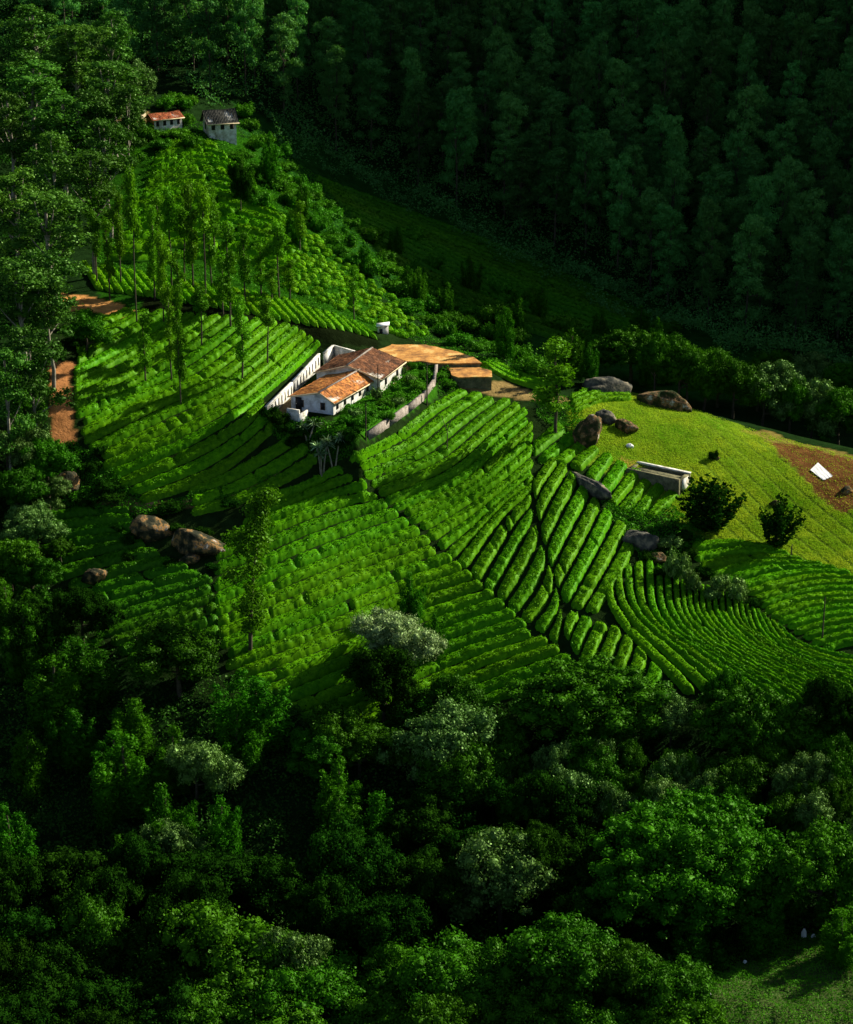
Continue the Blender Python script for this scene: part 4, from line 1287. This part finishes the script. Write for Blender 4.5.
for i, (u, v, s) in enumerate([(709, 998, 0.35), (745, 963, 0.28), (804, 937, 0.4), (813, 937, 0.32), (835, 938, 0.3)]):
    rock(u, v, s * 1.6, s * 1.4, s * (1.8 if i in (0, 2) else 1.0), ['white stone at the dark foot of the clearing, nearest the bottom edge', 'white stone halfway along the clearing edge',
         'upright pointed white stone at the top of the clearing', 'rounded pale stone touching the upright pointed one', 'small white stone nearest the right edge of the clearing'][i], 'tarp', 0, 0, 20 + i, name='pale_stone', sink=0.1)
rock(776, 505, 2.0, 1.2, 0.6, 'tan rock left of the lone dark bush on the grass', 'rock_brown', 0, 0, 31, name='rock')
rock(630, 447, 1.2, 1.0, 0.5, 'small pale rock on the grass below the brown and white boulder', 'tarp', 0, 0, 32, name='rock')
rock(717, 459, 0.9, 0.7, 0.5, 'small tan rock beside the tiny dark bush', 'rock_brown', 0, 0, 33, name='rock')
rock(846, 492, 1.8, 1.3, 0.7, 'orange stone heap at the right edge on the red soil', 'rock', 0, 0, 34, name='stone_heap')


# ------------------------------------------------------------------ buildings
ZP = -92.0


def bx(name, parent, c, e1, s1, s2, z0, z1, material):
    """upright box: centre (x,y), axis e1, sizes along/across"""
    ex = np.array([e1[0], e1[1], 0]); ey = np.array([-e1[1], e1[0], 0]); ez = np.array([0, 0, 1.])
    me = MB().box((c[0], c[1], (z0 + z1) / 2), ex, ey, ez, s1, s2, z1 - z0).mesh(name, material)
    return link(name, me, parent)


def corrugated(p00, p10, p01, p11, nu, nv, amp, thick, material, name, parent, seed=0, sag=0.05):
    """roof slope: p00->p10 runs along the eave, p00->p01 up the slope; ribs run up the slope"""
    r = np.random.default_rng(seed)
    p00, p10, p01, p11 = [np.array(p, float) for p in (p00, p10, p01, p11)]
    a = np.linspace(0, 1, nu * 4 + 1); b = np.linspace(0, 1, nv * 2 + 1)
    Aa, Bb = np.meshgrid(a, b)
    pts = (p00 * ((1 - Aa) * (1 - Bb))[..., None] + p10 * (Aa * (1 - Bb))[..., None] + p01 * ((1 - Aa) * Bb)[..., None] + p11 * (Aa * Bb)[..., None])
    n_ = np.cross(p10 - p00, p01 - p00); n_ = n_ / np.linalg.norm(n_)
    if n_[2] < 0: n_ = -n_
    rib = np.cos(Aa * nu * 2 * np.pi) * amp
    cour = ((Bb * nv) % 1.0) * -amp * 0.9
    sg = -sag * (np.sin(Aa * np.pi * 3.1 + seed) + np.sin(Bb * 4 + Aa * 7)) + 0.02 * r.normal(size=Aa.shape)
    top = pts + n_ * (rib + cour + sg)[..., None]
    bot = pts - n_ * (thick + 0.10)
    m, k = Aa.shape
    v = np.vstack([top.reshape(-1, 3), bot.reshape(-1, 3)])
    q = np.arange(m * k).reshape(m, k)
    f = np.stack([q[:-1, :-1], q[:-1, 1:], q[1:, 1:], q[1:, :-1]], -1).reshape(-1, 4)
    g = f[:, ::-1] + m * k
    ring = list(q[0, :]) + list(q[1:, -1]) + list(q[-1, -2::-1]) + list(q[-2:0:-1, 0])
    sides = [(ring[i], ring[(i + 1) % len(ring)], ring[(i + 1) % len(ring)] + m * k, ring[i] + m * k) for i in range(len(ring))]
    me = np_mesh(name, v, np.vstack([f, g, np.array(sides)]), material, False)
    return link(name, me, parent)


def gable_house(name, label, cat, org, e1, L, Wd, z0, wall, rise, ridge=0.5, tiles=('tile_orange', 'tile_orange'), walls='plaster', gable=None,
                side_win=4, gable_win=1, over=0.4, win=(0.55, 1.0), door_gable=False, coping=True):
    """org = front corner on the right-hand (sunny) side; e1 along the ridge (away), e2 to the left"""
    e1 = np.array(e1) / np.linalg.norm(e1); e2 = np.array([-e1[1], e1[0]])
    root = empty(name, (0, 0, 0), label, cat)
    cen = np.array(org) + e1 * L / 2 + e2 * Wd / 2
    root.location = (cen[0], cen[1], z0)
    o = -np.array([cen[0], cen[1], z0])

    def pt(a, b, z):
        q = np.array(org) + e1 * a + e2 * b
        return np.array([q[0], q[1], z0 + z]) + o

    zr = wall + rise
    rb = Wd * ridge
    # wall shell with gables, as one closed body
    prof = [(0, -2.6), (0, wall), (rb, zr - 0.12), (Wd, wall), (Wd, -2.6)]
    vs = [pt(0, b, z) for b, z in prof] + [pt(L, b, z) for b, z in prof]
    me = bpy.data.meshes.new('wall')
    me.from_pydata([tuple(q) for q in vs], [], [(0, 1, 2, 3, 4), (9, 8, 7, 6, 5), (0, 5, 6, 1), (4, 3, 8, 9), (1, 6, 7, 2), (2, 7, 8, 3), (0, 4, 9, 5)])
    me.materials.append(M[walls])
    if gable:
        me.materials.append(M[gable]); me.polygons[0].material_index = 1
    wo = link('wall', me, root)
    # roofs
    nL = int((L + 2 * over) / 0.30)
    sl = rise / rb; sr = rise / (Wd - rb)
    corrugated(pt(-over, -over, wall - over * sl + .08), pt(L + over, -over, wall - over * sl + .08), pt(-over, rb, zr + .08), pt(L + over, rb, zr + .08), nL, max(3, int(rb / .35)), 0.045, 0.05, tiles[0], 'roof', root, 1)
    corrugated(pt(-over, Wd + over, wall - over * sr + .08), pt(L + over, Wd + over, wall - over * sr + .08), pt(-over, rb + .02, zr + .08), pt(L + over, rb + .02, zr + .08), nL, max(3, int((Wd - rb) / .35)), 0.045, 0.05, tiles[1], 'roof', root, 2)
    if coping:
        mb = MB()
        a, b = pt(-over - .03, rb, zr + .16), pt(L + over + .03, rb, zr + .16)
        d = unit(b - a); mb.box((a + b) / 2, d, unit(np.cross([0, 0, 1], d)), [0, 0, 1], np.linalg.norm(b - a), 0.28, 0.14)
        link('ridge_cap', mb.mesh('ridge_cap', 'plaster_cream' if coping == 'cream' else 'stone'), root)
        # white barge boards on the front gable edges
        for (p0, p1) in ((pt(-over - .04, -over, wall - over * sl + .02), pt(-over - .04, rb, zr + .02)), (pt(-over - .04, Wd + over, wall - over * sr + .02), pt(-over - .04, rb, zr + .02))):
            mb = MB(); d = unit(p1 - p0); s_ = np.cross(d, [e1[0], e1[1], 0])
            mb.box((p0 + p1) / 2, d, [e1[0], e1[1], 0], s_, np.linalg.norm(p1 - p0), 0.06, 0.2)
            link('barge_board', mb.mesh('barge_board', 'plaster_cream'), root)
    ez = [0, 0, 1]
    E1 = [e1[0], e1[1], 0]; E2 = [e2[0], e2[1], 0]
    # eave fascia on the sunny side
    p0, p1 = pt(-over, -over - .05, wall - over * sl - .03), pt(L + over, -over - .05, wall - over * sl - .03)
    link('fascia', MB().box((p0 + p1) / 2, E1, E2, ez, L + 2 * over, 0.05, 0.18).mesh('fascia', 'plaster_cream'), root)
    for i in range(side_win):
        a = L * (i + 0.5) / side_win
        c = pt(a, -0.02, wall * 0.58)
        f = link('window', MB().box(c, E1, E2, ez, win[0] + .14, 0.08, win[1] + .14).mesh('window_frame', 'wood'), root)
        c2 = pt(a, -0.05, wall * 0.58)
        link('pane', MB().box(c2, E1, E2, ez, win[0], 0.06, win[1]).mesh('pane', 'window'), f)
    for i in range(gable_win):
        b = Wd * (i + 0.5) / gable_win
        c = pt(-0.02, b, wall * 0.55)
        f = link('window', MB().box(c, E2, E1, ez, win[0] + .2, 0.08, win[1] + .1).mesh('window_frame', 'wood'), root)
        link('pane', MB().box(pt(-0.05, b, wall * .55), E2, E1, ez, win[0], 0.06, win[1]).mesh('pane', 'window'), f)
    if door_gable:
        c = pt(-0.03, Wd * 0.82, 1.0)
        f = link('door', MB().box(c, E2, E1, ez, 1.0, 0.1, 2.0).mesh('door', 'window'), root)
        link('handle', MB().box(pt(-0.11, Wd * 0.82 + .35, 1.0), E2, E1, ez, .08, .06, .14).mesh('handle', 'plaster'), f)
    return root, pt


# lower farmhouse wing, orange tiles
gable_house('farmhouse_wing', 'low farmhouse wing with a patchy orange tiled roof and white side wall', 'house', (-13.4, 293.6), (.42, .907), 12.2, 6.9, ZP, 2.0, 1.15,
            ridge=0.30, tiles=('tile_orange', 'tile_orange'), gable='plaster_shaded', side_win=5, gable_win=2, door_gable=True)
# main farmhouse, brown tiles
gable_house('farmhouse', 'main farmhouse with a dark brown tiled roof and a tall white side wall', 'house', (-6.9, 304.3), (.34, .94), 9.6, 10.2, ZP, 2.35, 1.5,
            ridge=0.5, tiles=('tile_brown', 'tile_brown'), side_win=2, gable_win=2, win=(.7, 1.1))
# white privy / porch at the front
root = empty('porch', (-19.0, 290.6, ZP), 'small white walled porch with steps at the front of the farmhouse wing', 'porch')
E1 = np.array([.42, .907, 0]); E2 = np.array([-.907, .42, 0]); EZ = np.array([0, 0, 1.])
link('wall', MB().box((0, 0, 0.55), E1, E2, EZ, 0.25, 2.0, 2.6).mesh('wall', 'plaster'), root)
link('wall', MB().box((1.35, 0.4, 0.25), E1, E2, EZ, 2.6, 0.22, 2.0).mesh('wall', 'plaster'), root)
link('step', MB().box((1.5, -1.3, -0.35), E1, E2, EZ, 0.9, 2.6, 0.6).mesh('step', 'plaster'), root)


def polyline_wall(name, label, pts, z0s, h, thick, material, cat='wall', coping=None, slots=0, slot_mat='window'):
    pts = [np.array(p, float) for p in pts]
    root = empty(name, (pts[0][0], pts[0][1], z0s[0]), label, cat)
    off = -np.array([pts[0][0], pts[0][1], z0s[0]])
    mb = MB(); cb = MB()
    for i in range(len(pts) - 1):
        a = np.array([*pts[i], z0s[i]]); b = np.array([*pts[i + 1], z0s[i + 1]])
        d = b - a; L = np.linalg.norm(d); d /= L
        n_ = np.array([-d[1], d[0], 0]); n_ /= np.linalg.norm(n_)
        t = thick / 2
        lo = -0.8
        vs = [a + off + n_ * t + [0, 0, lo], a + off - n_ * t + [0, 0, lo], b + off - n_ * t + [0, 0, lo], b + off + n_ * t + [0, 0, lo],
              a + off + n_ * t + [0, 0, h], a + off - n_ * t + [0, 0, h], b + off - n_ * t + [0, 0, h], b + off + n_ * t + [0, 0, h]]
        ff = [(0, 3, 2, 1), (4, 5, 6, 7), (0, 1, 5, 4), (1, 2, 6, 5), (2, 3, 7, 6), (3, 0, 4, 7)]
        mb.add(vs, ff)
        if coping:
            c = (a + b) / 2 + off + [0, 0, h + 0.06]
            cb.box(c, d, n_, np.cross(d, n_), L + 0.1, thick + 0.14, 0.12)
        if slots:
            ns = max(1, int(L / slots))
            for k in range(ns):
                c = a + d * L * (k + .5) / ns + off - n_ * (t + 0.01) + [0, 0, h * 0.50]
                so = MB().box(c, d, n_, EZ, 0.42, 0.06, h * 0.72)
                link('opening', so.mesh('opening', slot_mat), root)
    link('wall_body', mb.mesh('wall_body', material), root)
    if coping: link('coping', cb.mesh('coping', coping), root)
    return root


w0 = P(266, 408); w1 = P(300, 376); w2 = P(325, 353)
polyline_wall('boundary_wall', 'white boundary wall with dark slots between the left tea field and the farmhouse', [(-22.9, 291.6), (-20.0, 303.6), (-16.6, 317.5)],
              [ZP + .1, ZP + .1, ZP + .6], 1.75, 0.3, 'plaster', coping='plaster', slots=1.45)
polyline_wall('outbuilding_wall', 'low white roofless wall in the top corner behind the farmhouse', [(-15.9, 318.6), (-14.6, 322.5), (-9.8, 318.5)], [ZP + .7, ZP + .8, ZP + .6], 1.5, 0.3, 'plaster', coping='plaster')
for i, (u, v) in enumerate([(392, 384), (402, 376), (412, 384), (378, 400), (398, 405), (356, 418)]):
    p = P(u, v)
    plant('shrub_silver', p.x, p.y, 'pale-leaved bush in the farmhouse garden', 'pale garden bushes', h=random.uniform(1.2, 2.2), w=random.uniform(1.4, 2.4))
gp = [P(368, 437), P(388, 424), P(407, 411), P(423, 399), P(434, 385), P(437, 366)]
polyline_wall('garden_wall', 'curved grey stone wall retaining the farmhouse garden', [(p.x, p.y) for p in gp], [p.z for p in gp], 0.85, 0.45, 'stone')

# raised earth yard (drying floor) right of the house
def slab(name, label, pix, z, depth, material, side, cat):
    pts = []
    ring = []
    rr = np.random.default_rng(4)
    for i in range(len(pix)):
        a_, b_ = np.array(pix[i], float), np.array(pix[(i + 1) % len(pix)], float)
        nn = max(1, int(np.linalg.norm(b_ - a_) / 5))
        for q in range(nn):
            ring.append(a_ + (b_ - a_) * q / nn + rr.normal(size=2) * [0.5, 0.22])
    for (u, v) in ring:
        rv = (512 - v) / FPX
        Y = z * (CP + rv * SP) / (-SP + rv * CP)
        pts.append(unproj(u, v, Y))
    c = np.mean(pts, axis=0)
    root = empty(name, (c[0], c[1], z - depth), label, cat)
    k = len(pts)
    off = np.array([c[0], c[1], z - depth])
    top = [np.array(p) - off for p in pts]
    bot = [p - np.array([0, 0, depth]) for p in top]
    # top sheet with thickness, and side wall below it
    def prism(a, b, nm, m_):
        me = bpy.data.meshes.new(nm)
        me.from_pydata([tuple(q) for q in a] + [tuple(q) for q in b], [], [tuple(range(k)), tuple(range(2 * k - 1, k - 1, -1))] + [((i + 1) % k, i, k + i, k + (i + 1) % k) for i in range(k)])
        me.materials.append(M[m_]); me.update()
        return link(nm, me, root)
    cen = np.mean(top, axis=0)
    t2 = [p - np.array([0, 0, 0.18]) for p in top]
    prism(top, t2, 'surface', material)
    inn = [cen + (p - cen) * 0.975 - np.array([0, 0, 0.183]) for p in top]
    inb = [p - np.array([0, 0, depth]) for p in inn]
    prism(inn, inb, 'retaining_wall', side)
    return root


slab('drying_yard', 'raised orange earth drying yard right of the farmhouse', [(381, 361), (375, 347), (392, 344), (425, 345), (452, 350), (474, 357), (482, 363), (437, 363), (420, 361)], -91.0, 1.2, 'yard', 'stone_dark', 'yard')
slab('stone_terrace', 'low brown terrace with a dark masonry front, at the right end of the drying yard', [(452, 375), (447, 366), (480, 367), (492, 371), (492, 377), (458, 377)], -91.6, 2.0, 'yard', 'stone_dark', 'terrace')
polyline_wall('yard_wall', 'short white wall under the front edge of the drying yard', [tuple(unproj(420, 366, 319)[:2]), tuple(unproj(438, 366, 319)[:2])], [ZP - .4, ZP - .4], 1.1, 0.25, 'plaster')

# small white hut at the ridge
p = P(383, 333)
root = empty('white_hut', (p.x, p.y, p.z), 'tiny white hut on the ridge above the farmhouse roofs', 'hut')
link('wall', MB().box((0, 0, 0.5), (1, 0, 0), (0, 1, 0), (0, 0, 1), 1.7, 1.6, 1.6).mesh('wall', 'plaster'), root)
link('roof', MB().box((0, 0, 1.42), (1, 0, .12), (0, 1, 0), (0, 0, 1), 2.1, 2.0, 0.12).mesh('roof', 'tarp'), root)
link('door', MB().box((-.3, -0.83, 0.35), (1, 0, 0), (0, 1, 0), (0, 0, 1), 0.5, 0.06, 1.1).mesh('door', 'window'), root)

# upper houses
p = P(152, 131)
gable_house('upper_house', 'small white house with a rust-red tiled roof at the top of the spur', 'house', (p.x + 0.6, p.y - 1.0), (.80, .60), 6.2, 3.0, p.z + 0.5, 1.9, 0.8,
            tiles=('tile_rust', 'tile_rust'), gable='tile_orange', side_win=4, gable_win=0, win=(.5, 1.1), coping=False)
p = P(206, 136)
gable_house('roadside_house', 'white house under a tall dark roof, right of the small rust-roofed house', 'house', (p.x + 0.6, p.y - 0.5), (.93, .37), 5.6, 4.0, p.z + 0.5, 2.3, 1.9,
            tiles=('tile_dark', 'tile_dark'), side_win=3, gable_win=1, win=(.6, 1.2), coping=False, over=0.5)
a = P(122, 121); b = P(146, 119)
polyline_wall('ruined_wall', 'tan crumbling wall left of the small rust-roofed house', [(a.x, a.y), (b.x, b.y)], [a.z, b.z], 1.6, 0.5, 'plaster_cream', coping='stone')

# ruined stone hut on the slope
a = P(644, 481); b = P(678, 497); c = P(700, 497)
root = empty('stone_hut', (b.x, b.y, b.z), 'roofless mossy stone hut with a pale coping and a whitewashed patch', 'hut')
ua = np.array([a.x - b.x, a.y - b.y, 0]); La = np.linalg.norm(ua); ua /= La
uc = np.array([c.x - b.x, c.y - b.y + 1.5, 0]); uc /= np.linalg.norm(uc)
uc = np.array([-ua[1], ua[0], 0]); uc = uc if uc[0] > 0 else -uc
Lc = 3.6; La = 8.6; hh = 2.6
def hutbox(p0, ex, ey, L1, L2, z0, z1, nm, mt):
    cc = np.array(p0, float) + np.array(ex) * L1 / 2 + np.array(ey) * L2 / 2
    cc[2] = (z0 + z1) / 2
    return link(nm, MB().box(cc, ex, ey, EZ, L1, L2, z1 - z0).mesh(nm, mt), root)
hutbox((0, 0, 0), ua, uc, La, 0.5, -1.5, hh, 'wall', 'stone_dark')
hutbox(uc * 0.502, uc, ua, Lc - 1.0, 0.5, -1.5, hh - .02, 'wall', 'stone_dark')
hutbox(uc * (Lc - 0.5), ua, uc, La, 0.5, -1.5, hh, 'wall', 'stone_dark')
hutbox(uc * 0.502 + ua * (La - .5), uc, ua, Lc - 1.004, 0.5, -1.5, hh - .02, 'wall', 'stone_dark')
hutbox(uc * (Lc - 0.56) - ua * .05, ua, uc, La + .1, 0.62, hh + .003, hh + .16, 'coping', 'plaster')
hutbox(uc * 1.1 - ua * 0.05, uc, ua, 1.8, 0.06, 0.2, hh - .25, 'whitewash_patch', 'plaster')
hutbox(uc * 0.504 + ua * 0.5, uc, ua, Lc - 1.01, La - 1.0, hh - .5, hh - .3, 'roof', 'stone_dark')

# white sheet on the red soil
p = P(821, 473)
vs, ff = [], []
k = 12
for j in range(k):
    for i in range(k):
        a, b = i / (k - 1) - .5, j / (k - 1) - .5
        x = p.x + a * 1.5 - b * 1.4; y = p.y + b * 3.8 * (1 + .35 * a) + a * 1.6
        vs.append((x, y, float(H(x, y)) + 0.16 + 0.05 * math.sin(i * 1.9 + j * 2.3) * math.cos(j * 2.7)))
for j in range(k - 1):
    for i in range(k - 1):
        ff.append((j * k + i, j * k + i + 1, (j + 1) * k + i + 1, (j + 1) * k + i))
tag(link('ground_sheet', np_mesh('ground_sheet', vs, ff, 'tarp')), 'crumpled white sheet spread on the red soil at the right', 'sheet')


# poles
def pole(u, v, hpx, label, name='pole', arms=False, group=None):
    p = P(u, v); d = p.y * CP - p.z * SP; h = hpx * d / FPX / 0.95
    root = empty(name, (p.x, p.y, p.z), label, 'pole' if name != 'dead_tree' else 'tree', group)
    if name == 'dead_tree':
        link('trunk', MB().tube([(0, 0, -.3), (0.05, 0, h * .5), (0, 0, h * .62)], [.10, .07, .06], 6).mesh('trunk', 'bark', True), root)
        for sx in (-1, 1):
            link('limb', MB().tube([(0, 0, h * .58), (sx * .55, .1, h * .85), (sx * .8, 0, h)], [.06, .045, .03], 6).mesh('limb', 'bark', True), root)
        return root
    link('shaft', MB().tube([(0, 0, -.4), (0, 0, h * .5), (0.02, 0, h)], [.11, .09, .07], 8).mesh('shaft', 'bark', True), root)
    if arms:
        link('crossarm', MB().box((0, 0, h - .3), (1, 0, 0), (0, 1, 0), (0, 0, 1), 1.0, .09, .09).mesh('crossarm', 'bark'), root)
    return root


pole(427, 405, 42, 'dark wooden pole at the end of the curved garden wall', arms=True)
pole(378, 400, 34, 'dark pole in the garden beside the tall white farmhouse wall')
pole(366, 440, 36, 'dark pole at the lower end of the curved garden wall')
pole(822, 642, 46, 'thin pole standing in the tea hollow near the right edge, casting a long shadow')
pole(447, 452, 36, 'bare forked dead tree in the central tea rows', name='dead_tree')
pole(182, 495, 36, 'bare thin pole at the lower end of the left tea field') if False else None
pole(791, 560, 16, 'short white-topped post at the lower edge of the grass field')

# spiky multi-stemmed plants in front of the farmhouse
def spiky(u, v, label, seed, hs=(5.2, 4.4, 3.6)):
    p = P(u, v); r = np.random.default_rng(seed)
    root = empty('spiky_plant', (p.x, p.y, p.z), label, 'plant')
    for i, h in enumerate(hs):
        a = i * 2.2 + r.uniform(0, 1); dx, dy = math.cos(a) * .7, math.sin(a) * .5
        link('stem', MB().tube([(dx * .2, dy * .2, -.3), (dx * .7, dy * .7, h * .5), (dx * 1.3, dy * 1.3, h)], [.13, .11, .09], 7).mesh('stem', 'bark_pale', True), root)
        mb = MB(); c = np.array([dx * 1.3, dy * 1.3, h])
        for k in range(46):
            d = unit(r.normal(size=3)); d[2] = abs(d[2]) * 1.1 - .25; d = unit(d)
            L = r.uniform(.9, 1.5); s = unit(np.cross(d, r.normal(size=3))) * .075
            m1 = c + d * L * .55 + [0, 0, .08]; e = c + d * L + [0, 0, -.25 * L * .6]
            mb.add([c - s * .6, c + s * .6, m1 + s, m1 - s], [(0, 1, 2, 3)])
            mb.add([m1 - s, m1 + s, e + s * .15, e - s * .15], [(0, 1, 2, 3)])
        link('leaf_rosette', mb.mesh('leaf_rosette', 'spike'), root)
    return root


spiky(322, 478, 'tall spiky-leaved plant with pale bare stems below the farmhouse wing', 1)
spiky(334, 470, 'second spiky-leaved plant, right of and behind the pale-stemmed one', 2, (4.6, 3.6))
spiky(308, 440, 'low spiky plant on the bank by the white porch', 3, (2.2, 1.6))

# ------------------------------------------------------------------ light
w = bpy.data.worlds.new("World"); scene.world = w; w.use_nodes = True
nt = w.node_tree
bg = nt.nodes.get('Background') or nt.nodes.new('ShaderNodeBackground')
outw = nt.nodes.get('World Output') or nt.nodes.new('ShaderNodeOutputWorld')
nt.links.new(bg.outputs[0], outw.inputs[0])
sky = nt.nodes.new('ShaderNodeTexSky'); sky.sky_type = 'NISHITA'; sky.sun_disc = False
ELEV = math.atan(SUN_TAN)
sky.sun_elevation = ELEV
sky.sun_rotation = math.atan2(SUN_AZ[0], SUN_AZ[1])
nt.links.new(sky.outputs[0], bg.inputs[0])
bg.inputs[1].default_value = 0.053
sl_ = bpy.data.lights.new('sun', 'SUN'); sl_.energy = 5.0; sl_.angle = math.radians(0.5); sl_.color = (1.0, 0.93, 0.78)
so = bpy.data.objects.new('sun', sl_); C.objects.link(so)
d = Vector((SUN_AZ[0] * math.cos(ELEV), SUN_AZ[1] * math.cos(ELEV), math.sin(ELEV)))
so.rotation_euler = d.to_track_quat('Z', 'Y').to_euler()
so.location = (0, 0, 100)

scene.view_settings.view_transform = 'Standard'
scene.view_settings.look = 'None'
scene.view_settings.exposure = 1.05
scene.view_settings.gamma = 1.0
scene.view_settings.use_curve_mapping = False
scene.render.engine = 'CYCLES'
scene.cycles.max_bounces = 4
scene.cycles.diffuse_bounces = 2
scene.cycles.glossy_bounces = 1
scene.cycles.transmission_bounces = 2
scene.cycles.use_denoising = True
print('objects', len(bpy.data.objects))
